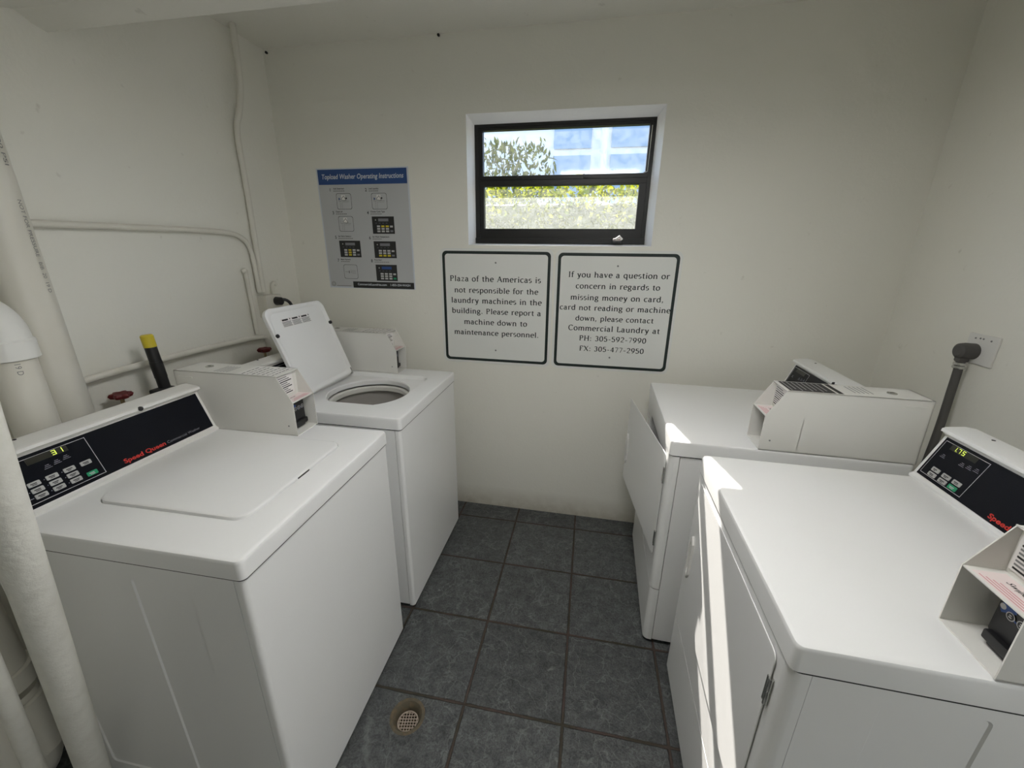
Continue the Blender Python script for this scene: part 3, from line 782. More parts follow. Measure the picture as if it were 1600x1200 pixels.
def console(root, z, w0, w1, y0, kind, word2, digits):
    """sloped control console; kind 'washer' or 'dryer'"""
    D_ = .711
    fa, fb = Vector((0, y0 + .008, z + .014)), Vector((0, y0 + .052, z + .136))
    pr = [(y0 - .002, z), (y0 - .002, z + .008), (y0 + .006, z + .012), (fa.y, fa.z), (fb.y, fb.z), (y0 + .047, z + .138), (y0 + .045, z + .143),
          (y0 + .036, z + .147), (y0 + .037, z + .155), (y0 + .045, z + .159), (y0 + .088, z + .164), (D_ - .022, z + .160), (D_ - .004, z + .146), (D_, z + .12), (D_, z)]
    b = B()
    b.prism(pr, 0, w0, w1)
    # end cap lips framing the face
    co = b.build('console', ENAMEL if kind == 'dryer' else PLASTIC, root, angle=28)
    ex = Vector((1, 0, 0)); ey = (fb - fa).normalized(); n = Vector((0, -ey.z, ey.y)); H = (fb - fa).length
    O = lambda off: fa + n * off
    p0, p1 = w0 + .010, w1 - .010
    b = B()
    q = [(p0, .002), (p1, .002), (p1, H - .004), (p0, H - .004)]
    b.loft([[O(-.001) + ex * x + ey * y for x, y in q], [O(.0015) + ex * x + ey * y for x, y in q]])
    b.build('control_panel', PANELM, co)
    wb = .206 if kind == 'washer' else .1535
    b = B(); o_ = O(.0018)
    x0, x1, y0_, y1_ = p0 + .006, wb, .011, H - .012
    for a in ((x0, x1, y0_, y0_ + .0013), (x0, x1, y1_ - .0013, y1_), (x0, x0 + .0013, y0_, y1_), (x1 - .0013, x1, y0_, y1_)):
        b.quad(o_, ex, ey, a[0], a[1], a[2], a[3])
    b.build('panel_outline', PANELLINE, co)
    dx0 = .082 if kind == 'washer' else .040
    b = B()
    q = [(dx0, H * .775), (dx0 + .082, H * .775), (dx0 + .082, H * .90), (dx0, H * .90)]
    b.loft([[O(.0015) + ex * x + ey * y for x, y in q], [O(.0022) + ex * x + ey * y for x, y in q]]); dsp = b.build('display', DISPLAY, co)
    b = B()
    SEG = {'0': 'abcdef', '1': 'bc', '2': 'abged', '3': 'abgcd', '5': 'afgcd', '7': 'abc', '.': ''}
    gx = dx0 + (.050 if kind == 'washer' else .010)
    o_ = O(.0025); gy = H * .792; gh = H * .092; gw = .0085; tk = .0016
    for ch in digits:
        if ch == '.':
            b.quad(o_, ex, ey, gx - .003, gx - .0012, gy, gy + .002); continue
        for s in SEG[ch]:
            r = {'a': (0, gw, gh - tk, gh), 'g': (0, gw, gh / 2 - tk / 2, gh / 2 + tk / 2), 'd': (0, gw, 0, tk), 'f': (0, tk, gh / 2, gh), 'b': (gw - tk, gw, gh / 2, gh), 'e': (0, tk, 0, gh / 2), 'c': (gw - tk, gw, 0, gh / 2)}[s]
            b.quad(o_, ex, ey, gx + r[0], gx + r[1], gy + r[2], gy + r[3])
        gx += gw + .005
    if digits: b.build('digits', DIGITS, co)
    def button(name, cx, s, m, w=.024, h=.0115):
        b = B(); cyy = s * H
        lo = [(x, y) for x, y in rrect(cx - w / 2, cx + w / 2, cyy - h / 2, cyy + h / 2, .002, 2)]
        hi = [(x, y) for x, y in rrect(cx - w / 2 + .0006, cx + w / 2 - .0006, cyy - h / 2 + .0006, cyy + h / 2 - .0006, .002, 2)]
        b.loft([[O(.001) + ex * x + ey * y for x, y in lo], [O(.0026) + ex * x + ey * y for x, y in lo], [O(.0032) + ex * x + ey * y for x, y in hi]], m=m)
        ink = BTNINK if m is BUTTON else PANELLINE
        rg = random.Random(int(cx * 1e4 + s * 100))
        b.quad(O(.0034), ex, ey, cx - w * .30, cx + w * rg.uniform(.18, .32), cyy - .0002, cyy + .0022, ink)
        b.quad(O(.0034), ex, ey, cx - w * .22, cx + w * rg.uniform(.05, .25), cyy - .0034, cyy - .0014, ink)
        b.build(name, None, co)
    b = B(); lo_ = O(.0019)
    if kind == 'washer':
        for c in (.073, .108, .1435):
            for s in (.433, .311, .192):
                button('button', c, s, BUTTON)
                b.quad(lo_, ex, ey, c - .0165, c - .0145, s * H - .001, s * H + .001)
        button('button', .179, .426, BUTTON)
        button('start_button', .179, .188, GREENB)
        for k, s in enumerate((.433, .311, .192)): b.quad(lo_, ex, ey, p0 + .014, p0 + .026 + .003 * k, s * H - .001, s * H + .001)
    else:
        for c in (.053, .089, .123):
            for s in ((.275, .155) if c < .12 else (.28,)):
                button('button', c, s, BUTTON, .026, .012)
        button('start_button', .122, .16, GREENB, .026, .012)
    for k, (fx, fs) in enumerate(((.030, .62), (.088, .66), (.108, .68), (.128, .70))):
        for j in range(3): b.quad(lo_, ex, ey, p0 + fx - .004 - .002 * j, p0 + fx + .004 + .002 * j, fs * H - .004 * j, fs * H - .004 * j + .0016)
    b.build('legends', LEGEND, co)
    b = B()
    t0 = .253 if kind == 'washer' else .234
    add_text(b, 'Speed Queen', O(.0019), ex, ey, t0, t0 + .120, .0105, .0125, REDTXT, bold=.03)
    add_text(b, word2, O(.0019), ex, ey, t0 + .126, t0 + .238, .0115, .0085, GREYTXT)
    b.build('lettering', None, co)
    for x in ((w0 + w1) * .5 + .07, w0 + .088):
        big = x > w0 + .2
        b = B(); yy, zz = (y0 + .040, z + .150) if big else (y0 + .088, z + .1642)
        r_ = .0065 if big else .004
        if big: b.lathe([(r_, .002), (r_, -.0035), (r_ * .7, -.005)], (x, yy - .003, zz + .001), 16, axis=1)
        else: b.lathe([(r_, -.002), (r_, .0006)], (x, yy, zz), 12)
        b.build('screw_plug', RUBBER, co)
    return co

def feet(root, W_, D_):
    for x in (.07, W_ - .07):
        for y in (.07, D_ - .07):
            b = B(); b.lathe([(.02, 0), (.02, .012), (.012, .014), (.012, .03)], (x, y, 0), 14); b.build('foot', RUBBER, root)

def cabinet(root, W_, D_, z1, seam):
    """back and two pressed side walls, open at the top and front"""
    b = B()
    b.box((.006, D_ - .006, .022), (W_ - .006, D_, z1)); b.box((.006, seam, .022), (W_ - .006, D_ - .006, .03))
    for w in (.003, W_ - .003):
        s = 1 if w < .1 else -1
        P = lambda x, q: [(x, y, z) for y, z in q]
        cuts = [seam, .123, .323, .405, .623, D_]
        for i in range(5):
            v0, v1 = cuts[i], cuts[i + 1]
            if i in (0, 2, 4):
                b.loft([P(w, rrect(v0, v1, .022, z1, 1e-5, 4))], True, False)
            else:
                r0, r1 = ((.146, .300), (.428, .600))[i // 2]
                b.loft([P(w, rrect(v0, v1, .022, z1, 1e-5, 4)), P(w, rrect(r0, r1, .12, .836, .012, 4)), P(w + s * .0032, rrect(r0 + .003, r1 - .003, .123, .833, .010, 4))], False, True)
        b.loft([P(w, rrect(seam, D_, .022, z1, 1e-5, 1)), P(w + s * .004, rrect(seam, D_, .022, z1, 1e-5, 1))], False, True)
    return b.build('cabinet', ENAMEL, root)

def washer(loc, rot, label, lid_open, digits):
    W_, D_, Z = .652, .711, .9277
    root = thing('top_load_washer', label, 'washing machine', loc, rot, 'washing machines along the left wall')
    cabinet(root, W_, D_, Z - .051, .0285)
    b = B()
    q = rrect(.003, W_ - .003, .004, .05, .012, 5)
    q = [(x, min(y, .0262)) for x, y in q]
    b.prism(q, 2, .016, Z - .051); b.build('front_panel', ENAMEL, root)
    b = B(); b.loft([[(x, y, z) for x, y in rrect(.0015, W_ - .0015, .0015, D_, .012, 5)] for z in (Z - .0515, Z - .0475)], False, False); b.build('seam_shade', GAPSHADE, root)  # dark strip paints the shade in the gap under the top panel
    feet(root, W_, D_)
    # top with a recess for the lid and a round tub opening
    b = B(); k = 6
    rx0, rx1, ry0, ry1 = .114, .534, .0905, .532
    rr = lambda i, z: [(x, y, z) for x, y in rrect(rx0 + i, rx1 - i, ry0 + i, ry1 - i, .040 - i * .5, k, 9)]
    cx, cyy, cr = .318, .305, .186
    circ = lambda r, z: [(cx + r * math.cos(a), cyy + r * math.sin(a), z) for a in [math.atan2(y - cyy, x - cx) for x, y in rrect(rx0, rx1, ry0, ry1, .040, k, 9)]]
    lip(b, W_, D_, Z - .048, Z, hole=[rr(0, Z), rr(.004, Z - .003), rr(.009, Z - .018), rr(.014, Z - .020), circ(cr, Z - .021), circ(cr - .004, Z - .026), circ(cr - .004, Z - .046), circ(cr + .004, Z - .046)])
    top = b.build('top_panel', ENAMEL, root)
    b = B(); b.lathe([(.195, Z - .055), (.176, Z - .052), (.168, Z - .058), (.166, Z - .075), (.178, Z - .085), (.195, Z - .085)], (cx, cyy, 0), 48, cap0=False, cap1=False); b.build('tub_ring', TUBRING, root)
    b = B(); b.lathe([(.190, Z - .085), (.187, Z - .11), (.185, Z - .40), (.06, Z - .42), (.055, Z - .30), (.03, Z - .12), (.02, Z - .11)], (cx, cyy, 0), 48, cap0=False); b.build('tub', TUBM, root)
    # lid
    lx0, lx1, lL = .1205, .5275, .432
    b = B(); k = 6
    hy = .500 if lid_open else .527
    f = lambda i, z, r=.036: [(x, -y if False else y, z) for x, y in rrect(lx0 + i, lx1 - i, -lL + (0.0) + i, -i, r, k)]
    if lid_open:
        lL = .386
        lx0, lx1 = .122, .502
    # outer (upper) face at +z, inner face with a raised rim at -z, hinge line on y = 0
    b.loft([f(0, 0), f(.001, .008), f(.006, .012)], False, True)
    b.loft([f(.0, 0), f(.0, -.008), f(.003, -.010), f(.012, -.010), f(.020, -.004), f(.024, -.003)], False, True)
    lid = b.build('lid', ENAMEL, root, angle=40)
    lid.location = (0, hy, Z - .0055 if not lid_open else Z + .004)
    if lid_open:
        lid.rotation_euler = (math.radians(-110.0), 0, 0)
        b = B(); zi = -.0034
        q0, q1 = .197, .378
        b.quad((0, 0, zi), (1, 0, 0), (0, 1, 0), q0, q1, -lL + .050, -lL + .088, STICKW)
        for j in range(3):
            a = q0 + .003 + .061 * j
            add_text(b, ('WARNING', 'CAUTION', 'AVISO')[j], (0, 0, zi - .0003), (-1, 0, 0), (0, 1, 0), -(a + .050), -(a + .012), -lL + .056, -.006, INK) if False else None
            b.quad((0, 0, zi - .0003), (1, 0, 0), (0, 1, 0), a + .004, a + .040, -lL + .053, -lL + .060, INK)
            b.quad((0, 0, zi - .0003), (1, 0, 0), (0, 1, 0), a + .050, a + .055, -lL + .052, -lL + .058, INK)
            for i in range(5): b.quad((0, 0, zi - .0003), (1, 0, 0), (0, 1, 0), a, a + .055 - .004 * (i % 2), -lL + .064 + .0046 * i, -lL + .0665 + .0046 * i, INKG)
        b.build('warning_label', None, lid)
        for x in (lx0 + .010, lx1 - .010):
            b = B(); b.lathe([(.006, -.018), (.008, -.016), (.008, -.008)], (x, -lL + .115, 0), 16); b.build('bumper', RUBBER, lid)
        for x in (lx0 + .02, lx1 - .012):
            b = B(); b.box((x - .004, -.03, -.012), (x + .004, .004, -.002), .001); b.lathe([(.005, x - .008), (.005, x + .008)], (0, 0, -.004), 10, axis=0); b.build('hinge', CHROME, lid)
    else:
        b = B(); q = [(.302 + .066 * i / 12, .0985 - .008 * math.sin(PI * i / 12)) for i in range(13)] + [(.368 - .066 * i / 12, .0985 + .001) for i in range(13)]
        b.prism(q, 2, Z - .004, Z + .0006); b.build('grip_shade', GAPSHADE, root)  # flat dark shape paints the shade of the lid's finger slot
    console(root, Z, .014, .547, .582, 'washer', 'Commercial Washer', digits)
    coin_box(root, Z, .549, .658, 'light', None)
    return root

def dryer(loc, rot, label, door_deg, digits):
    W_, D_, Z = .682, .7176, .9209
    root = thing('front_load_dryer', label, 'clothes dryer', loc, rot, 'clothes dryers along the right wall')
    cabinet(root, W_, D_, Z - .058, .0375)
    b = B(); lip(b, W_, D_, Z - .055, Z, .013); b.build('top_panel', ENAMEL, root)
    def panel(name, z0, z1, hole=None):
        b = B()
        q = rrect(.001, W_ - .001, .002, .08, .022, 6)
        q = [(x, min(y, .0352)) for x, y in q]
        if not hole:
            b.prism(q, 2, z0, z1)
        else:
            k = 6
            outer = lambda y, i: [(x, y, z) for x, z in rrect(.022 + i, W_ - .022 - i, z0 + i, z1 - i, .001, k)]
            inn = lambda y, i: [(x, y, z) for x, z in rrect(hole[0] + i, hole[1] - i, hole[2] + i, hole[3] - i, .05, k)]
            b.loft([outer(.035, 0), outer(.002, 0), inn(.002, 0), inn(.006, .004), inn(.10, .004)], False, False)
            # rounded sides
            for s in (0, 1):
                pts = [(.022, .002)] + [(.001 + .021 - .021 * math.sin(a * PI / 12), .002 + .021 - .021 * math.cos(a * PI / 12)) for a in range(1, 7)] + [(.001, .0352), (.022, .0352)]
                if s: pts = [(W_ - x, y) for x, y in pts]
                b.prism(pts, 2, z0, z1)
        return b.build(name, ENAMEL, root)
    panel('front_panel', .281, Z - .058, hole=(.14, .56, .44, .81))
    panel('access_panel', .020, .277)
    b = B(); b.loft([[(x, y, z) for x, y in rrect(.0005, W_ - .0005, .0015, D_, .018, 5)] for z in (Z - .0585, Z - .0545)], False, False); b.build('seam_shade', GAPSHADE, root)  # dark band painted as the shaded gap below the dryer top
    feet(root, W_, D_)
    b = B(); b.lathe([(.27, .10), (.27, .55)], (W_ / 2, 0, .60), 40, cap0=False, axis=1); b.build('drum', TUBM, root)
    # door, hinged on the viewer's right
    b = B(); k = 5
    dw, z0, z1 = (.592, .405, .848)
    f = lambda y, i, r: [(x, y, z) for x, z in rrect(-dw + i, -i, z0 + i, z1 - i, r, k)]
    b.loft([f(.001, .003, .014), f(-.0005, .001, .016), f(-.002, .0015, .016), f(-.0028, .004, .014)])
    door = b.build('door', ENAMEL, root, angle=40)
    door.location = (W_ - .040, 0, 0)
    door.rotation_euler = (0, 0, math.radians(-door_deg) * -1)
    b = B()
    hx, hz = -dw + .036, .585
    ring = lambda s, y: [(hx + x * s, y, hz + z * (1 if s == 1 else .5 + .45 * s)) for x, z in ((-.012, -.055), (0, -.078), (.012, -.055), (.012, .055), (0, .078), (-.012, .055))]
    b.loft([ring(1.3, -.0018), ring(1.25, -.0095), ring(1.05, -.0110), ring(.80, -.0100), ring(.68, -.0024)], False, True)
    b.build('handle', PLASTIC, door, angle=20)
    for hz2 in (.765, .490):
        b = B()
        b.lathe([(.0045, hz2 - .032), (.0045, hz2 - .004), (.0038, hz2 - .003), (.0038, hz2 + .003), (.0045, hz2 + .004), (.0045, hz2 + .032)], (.0045, -.0025, 0), 12)
        b.box((-.006, -.0050, hz2 - .030), (.004, -.0025, hz2 + .030), .0005)
        b.build('hinge', CHROME, door)
    if door_deg:
        b = B()
        b.quad((0, .0025, 0), (1, 0, 0), (0, 0, 1), .066, .110, .66, .82, STICKP)
        for i in range(6): b.quad((0, .0020, 0), (1, 0, 0), (0, 0, 1), .070, .104, .68 + .02 * i, .688 + .02 * i, PINKINK)
        b.build('warning_label', None, root)
    c0 = .0
    console(root, Z, c0, W_ - .117, .573, 'dryer', 'Commercial Dryer', digits)
    coin_box(root, Z, W_ - .115, W_ - .003, 'dark' if door_deg else 'light', None)
    return root

Q = PI / 2
washer((-0.6648, 0.5477, 0), Q + 0.0191, 'nearer white top-loading washer with closed lid and lit 31 display', False, '31')
washer((-0.6753, 1.3009, 0), Q + 0.0051, 'white top-loading washer with raised lid in the back left corner', True, '')
def dloc(x, y, t, w): return (x - math.sin(t) * w, y + math.cos(t) * w, 0)
dryer(dloc(.3756, .5779, -.0166, .682), -Q - 0.0166, 'nearer white dryer with closed door, sunlit stripes and 1.75 display', 0, '1.75')
dryer(dloc(.3078, 1.3382, -.0236, .682), -Q - 0.0236, 'white dryer with its front door ajar in the back right corner', 8.5, '')

# ------------------------------------------------------------------ notices on the back wall
def sign(x0, x1, z0, z1, label, lines, screws):
    cx, cz = (x0 + x1) / 2, (z0 + z1) / 2
    root = thing('notice_sign', label, 'sign', (cx, BW, cz), 0, 'white notices under the window')
    hw, hh = (x1 - x0) / 2, (z1 - z0) / 2
    b = B(); lp = lambda i, y: [(x, y, z) for x, z in rrect(-hw + i, hw - i, -hh + i, hh - i, .030 - i * .5, 6)]
    b.loft([lp(0, -.0005), lp(0, -.0035), lp(.001, -.004)], True, True); b.build('panel', SIGNM, root)
    b = B(); b.loft([lp(.013, -.0043), lp(.0275, -.0043)], False, False); b.build('border', SIGNINK, root)
    b = B()
    for body, a0, a1, zb in lines:
        add_text(b, body, (-cx, -.0044, -cz), (1, 0, 0), (0, 0, 1), a0, a1, zb, None, SIGNINK, data=serif_data(body))
    b.build('lettering', None, root)
    for x, z in screws:
        b = B(); b.lathe([(.0048, -.0035), (.0042, -.0062), (.002, -.0068)], (x - cx, 0, z - cz), 12, axis=1); b.build('screw', INKG, root)

xh = .0115
sign(-.800, -.197, .932, 1.546, 'left square notice with bold text about the building not being responsible for machines', [
    ('Plaza of the Americas is', -.747, -.257, 1.391 - xh), ('not responsible for the', -.724, -.268, 1.332 - xh), ('laundry machines in the', -.743, -.248, 1.277 - xh),
    ('building. Please report a', -.742, -.252, 1.221 - xh), ('machine down to', -.674, -.324, 1.162 - xh), ('maintenance personnel.', -.732, -.262, 1.104 - xh)],
    [(-.4965, 1.476), (-.497, 1.010)])
sign(-.186, .421, .932, 1.543, 'right square notice with telephone numbers for missing money on card', [
    ('If you have a question or', -.116, .372, 1.425 - xh), ('concern in regards to', -.078, .333, 1.370 - xh), ('missing money on card,', -.100, .354, 1.313 - xh),
    ('card not reading or machine', -.154, .396, 1.261 - xh), ('down, please contact', -.070, .320, 1.207 - xh), ('Commercial Laundry at', -.104, .356, 1.155 - xh),
    ('PH: 305-592-7990', -.043, .296, 1.102 - xh), ('FX: 305-477-2950', -.039, .290, 1.047 - xh)],
    [(.122, 1.470), (.120, 1.005)])

# instruction poster
px0, px1, pz0, pz1 = -1.468, -.950, 1.3262, 1.9352
pc = ((px0 + px1) / 2, BW, (pz0 + pz1) / 2)
root = thing('instruction_poster', 'grey operating-instructions poster with blue heading on the back wall', 'poster', pc)
O_ = (-pc[0], 0, -pc[2])
def PO(y): return (-pc[0], -y, -pc[2])
XZ = ((1, 0, 0), (0, 0, 1))
b = B(); b.box((px0 - pc[0], -.0005, pz0 - pc[2]), (px1 - pc[0], -.003, pz1 - pc[2]), m=POSTERW)
b.quad(PO(.0033), *XZ, px0 + .006, px1 - .006, pz0 + .007, pz1 - .006, POSTER); b.build('sheet', None, root)
b = B(); b.quad(PO(.0036), *XZ, px0 + .008, px1 - .008, 1.857, pz1 - .006, POSTERB)
b.build('heading_band', None, root)
b = B(); b.quad(PO(.0036), *XZ, -1.322, px1 - .006, 1.3285, 1.363, INK); b.build('footer_band', None, root)
b = B()
add_text(b, 'Topload Washer Operating Instructions', PO(.004), *XZ, -1.437, -.976, 1.884, .024, POSTERW, shear=.2, bold=.012)
STEPS = [('1', 'Add Detergent', -1.399, 1.834), ('2', 'Load Laundry', -1.196, 1.832), ('3', 'Close Lid', -1.399, 1.722), ('4', 'Choose Cycle Type', -1.197, 1.721),
         ('5', 'Set Fabric Selector', -1.401, 1.598), ('6', 'Set Wash Temperature', -1.198, 1.596), ('7', 'Make Payment', -1.402, 1.477), ('8', 'Press Start', -1.199, 1.477)]
for n, t, x, z in STEPS:
    add_text(b, n, PO(.004), *XZ, x, x + .012, z - .009, .016, INK, align='left', bold=.01)
    add_text(b, t, PO(.004), *XZ, x + .020, x + .08, z + .0005, .0075, INK, align='left', bold=.02)
    w = .055 + .012 * (len(t) % 4)
    for i in range(int(w / .011)): b.quad(PO(.004), *XZ, x + .020 + .011 * i, x + .029 + .011 * i, z - .0095, z - .0055, INKG)
add_text(b, 'CommercialLaundries.com', PO(.004), *XZ, -1.294, -1.118, 1.343, .012, POSTERW, bold=.015)
add_text(b, '1-855-254-WASH', PO(.004), *XZ, -1.095, -.978, 1.343, .012, POSTERW, bold=.015)
for r0, r1 in ((.013, .0105), (.0075, .0055)):
    ring = lambda r: [(-1.443 - pc[0] + r * math.cos(2 * PI * i / 20), -.004, 1.3475 - pc[2] + r * math.sin(2 * PI * i / 20)) for i in range(20)]
    b.loft([ring(r0), ring(r1)], False, False, INKG)
b.quad(PO(.004), *XZ, -1.424, -1.336, 1.336, 1.339, INKG)
b.build('lettering', None, root)
for x0, x1, z0, z1, k in ((-1.367, -1.280, 1.737, 1.815, 0), (-1.164, -1.077, 1.736, 1.814, 1), (-1.369, -1.282, 1.626, 1.703, 2), (-1.371, -1.287, 1.377, 1.453, 3)):
    b = B()
    lp = lambda i: [(x - pc[0], -.0038, z - pc[2]) for x, z in rrect(x0 + i, x1 - i, z0 + i, z1 - i, .010, 4)]
    b.loft([lp(0), lp(.0016)], False, False, INK)
    L_ = lambda a, c, d, e, m=INKG: b.quad(PO(.0039), *XZ, x0 + a, x0 + c, z0 + d, z0 + e, m)
    if k < 3:
        L_(.012, .074, .040, .0415); L_(.020, .0212, .004, .040); L_(.030, .0312, .004, .034); L_(.030, .070, .034, .035)
        L_(.012, .0132, .040, .058)
        L_(.030, .052, .046, .070, STICKW)
        b.loft([[(x0 - pc[0] + a, -.00395, z0 - pc[2] + c) for a, c in ((.024, .048), (.044, .068), (.058, .044), (.046, .042))], [(x0 - pc[0] + a, -.00395, z0 - pc[2] + c) for a, c in ((.028, .049), (.044, .063), (.053, .046), (.046, .044))]], False, False, INKG)
        if k != 2: L_(.014, .020, .046, .056, BLUEINK); L_(.054, .062, .050, .058, INK)
    else:
        L_(.008, .036, .036, .038); L_(.044, .072, .036, .038); L_(.044, .0455, .030, .050); L_(.030, .036, .030, .044, INKG); L_(.050, .074, .028, .0295); L_(.050, .074, .044, .0455)
    b.build('step_drawing', None, root)
for x0, x1, z0, z1, hot in ((-1.172, -1.046, 1.615, 1.701, 0), (-1.380, -1.254, 1.493, 1.579, 1), (-1.174, -1.046, 1.491, 1.577, 2), (-1.175, -1.050, 1.370, 1.456, 3)):
    b = B(); b.quad(PO(.0038), *XZ, x0, x1, z0, z1, INK)
    b.quad(PO(.0040), *XZ, x0 + .036, x0 + .094, z0 + .062, z0 + .076, BLUEINK if hot == 3 else GREYTXT)
    for i in range(3):
        for j in range(3):
            m_ = YELLOW if (hot == 0 and j == 2 and i > 0) or (hot == 1 and i == 1) or (hot == 2 and j == 0) else PANELLINE
            b.quad(PO(.0040), *XZ, x0 + .026 + .025 * i, x0 + .044 + .025 * i, z0 + .008 + .0125 * j, z0 + .017 + .0125 * j, m_)
    b.quad(PO(.0040), *XZ, x0 + .101, x0 + .117, z0 + .032, z0 + .041, PANELLINE); b.quad(PO(.0040), *XZ, x0 + .101, x0 + .117, z0 + .009, z0 + .018, GREENB if hot == 3 else GREYTXT)
    b.quad(PO(.0040), *XZ, x0 + .018, x0 + .023, z0 + .066, z0 + .072, PANELLINE)
    for i in range(4): b.quad(PO(.0040), *XZ, x0 + .018 + .02 * i, x0 + .028 + .02 * i, z0 + .052, z0 + .054, LEGEND)
    b.build('panel_picture', None, root)

# ------------------------------------------------------------------ pipes and fittings on the left wall
def tagm(b, name, m, label, cat, group=None, **k):
    o = b.build(name, m, None, **k); o['label'] = label; o['category'] = cat
    if group: o['group'] = group
    return o

# big PVC stack with printed text
SX, SY, SR = -1.615, .910, .056
stack = thing('drain_stack', 'thick white plastic stack pipe with printed lettering rising to the ceiling', 'pipe', (SX, SY, 0))
b = B(); b.tube([(0, 0, 0), (0, 0, 2.16)], SR, 28); b.build('pipe', PVC, stack)
b = B()
def pipe_text(b, body, z_top, z_bot, R_, ang, cap, m):
    """lettering that runs down a vertical pipe, wrapped on its surface"""
    vs, fs = text_mesh(body)
    mn = min(v[0] for v in vs); mxx = max(v[0] for v in vs); s = (z_top - z_bot) / (mxx - mn); sc = cap / .73
    V = []
    for x, y in vs:
        a = ang + (y * sc) / R_
        V.append(b.bm.verts.new((R_ * math.cos(a), R_ * math.sin(a), z_top - (x - mn) * s)))
    for f in fs:
        try: b.bm.faces.new([V[i] for i in f])
        except ValueError: pass
pipe_text(b, '4 IN 200 PSI', 1.88, 1.74, SR + .0006, math.radians(20), .013, None)
pipe_text(b, 'NOT FOR PRESSURE', 1.655, 1.505, SR + .0006, math.radians(20), .013, None)
pipe_text(b, 'BIB  20  19 D', 1.49, 1.405, SR + .0006, math.radians(20), .013, None)
b.build('printed_lettering', INKG, stack)
# smaller pipe with a bright elbow
EX, EY = -1.515, .775
el = thing('elbow_pipe', 'bright white plastic pipe with an elbow beside the thick stack pipe', 'pipe', (EX, EY, 0))
b = B(); b.tube([(0, 0, 0), (0, 0, 1.262)], .047, 24); b.build('pipe', PVC, el)
b = B()
b.lathe([(.050, 1.245), (.057, 1.248), (.057, 1.295), (.052, 1.300)], (0, 0, 0), 28)
b.tube([(0, 0, 1.295), (0, 0, 1.32), (0, -.012, 1.355), (0, -.040, 1.378), (0, -.08, 1.385)], .052, 24, smooth=2)
b.lathe([(.052, -.125), (.057, -.12), (.057, -.075), (.050, -.072)], (0, 0, 1.385), 28, axis=1)
b.build('elbow', PVCB, el)
b = B(); b.tube([(0, -.12, 1.385), (0, -.5, 1.385), (0, -1.0, 1.385)], .047, 20); b.build('branch_pipe', PVC, el)
b = B(); pipe_text(b, '19 D', 1.238, 1.208, .0476, math.radians(-25), .012, None); b.build('printed_lettering', INKG, el)
# painted chipped leaning pipes in the near left corner
b = B(); b.tube([(-1.278, .497, 0), (-1.22, .481, .211), (-.900, .400, 1.341), (-.667, .341, 2.165)], .0300, 24)
tagm(b, 'leaning_pipe', CHIPPED, 'thick chipped off-white pipe slanting down in front of the nearer washer', 'pipe')
b = B(); b.tube([(-1.366, .44, 0), (-1.302, .44, .548), (-1.12, .44, 2.165)], .0185, 18)
tagm(b, 'leaning_pipe', CHIPPED, 'thin off-white pipe slanting into the lower left corner of the photo', 'pipe')
# fat drain pipe with a coupling behind the leaning pipes
dp = thing('waste_pipe', 'fat grey waste pipe with a coupling low behind the leaning pipes', 'pipe', (-1.495, .505, 0))
b = B(); b.tube([(0, 0, .40), (0, 0, .98)], .062, 24); b.lathe([(.064, .392), (.070, .396), (.070, .45), (.064, .455)], (0, 0, 0), 24); b.build('upper_pipe', PVC, dp)
b = B(); b.lathe([(.070, .16), (.070, .345), (.064, .35)], (0, 0, 0), 24); b.build('coupling', PVC, dp)
b = B(); b.tube([(0, 0, .37), (0, 0, .14), (-.01, -.02, .085), (-.05, -.06, .066), (-.11, -.11, .066)], .060, 20, smooth=2); b.build('lower_bend', PVC, dp)

# thin painted conduits
X3 = LW + .020
b = B(); b.tube([(X3 + .035, 1.900, 2.47), (X3 + .035, 1.893, 2.25), (X3 + .022, 1.868, 2.12), (X3, 1.852, 2.06), (X3, 1.856, 1.80), (X3, 1.846, 1.50), (X3, 1.845, 1.32)], .013, 12, PAINTPIPE, smooth=2)
tagm(b, 'conduit', None, 'thin painted conduit dropping from the ceiling near the back left corner', 'conduit')
b = B(); b.tube([(X3, .972, 1.598), (X3, 1.30, 1.603), (X3, 1.68, 1.606), (X3, 1.775, 1.585), (X3, 1.812, 1.535), (X3, 1.818, 1.47), (X3, 1.818, 1.32)], .011, 12, PAINTPIPE, smooth=2)
tagm(b, 'conduit', None, 'thin painted conduit running level along the left wall then bending down', 'conduit')
b = B(); b.tube([(X3, 1.735, 1.425), (X3 + .01, 1.748, 1.435), (X3, 1.755, 1.41), (X3, 1.757, 1.12)], .010, 12, PAINTPIPE, smooth=1)
tagm(b, 'conduit', None, 'short painted conduit with hooked top above the water pipe', 'conduit')
b = B(); b.tube([(X3 + .01, .975, 1.106), (X3 + .01, 1.15, 1.112), (X3 + .01, 1.45, 1.114), (X3 + .01, 1.76, 1.104), (X3 + .01, 1.80, 1.09), (X3 + .01, 1.805, 1.02), (X3 + .01, 1.805, .30)], .0125, 12, PAINTPIPE, smooth=1)
tagm(b, 'water_pipe', None, 'painted water pipe running along the left wall above the washers', 'pipe')
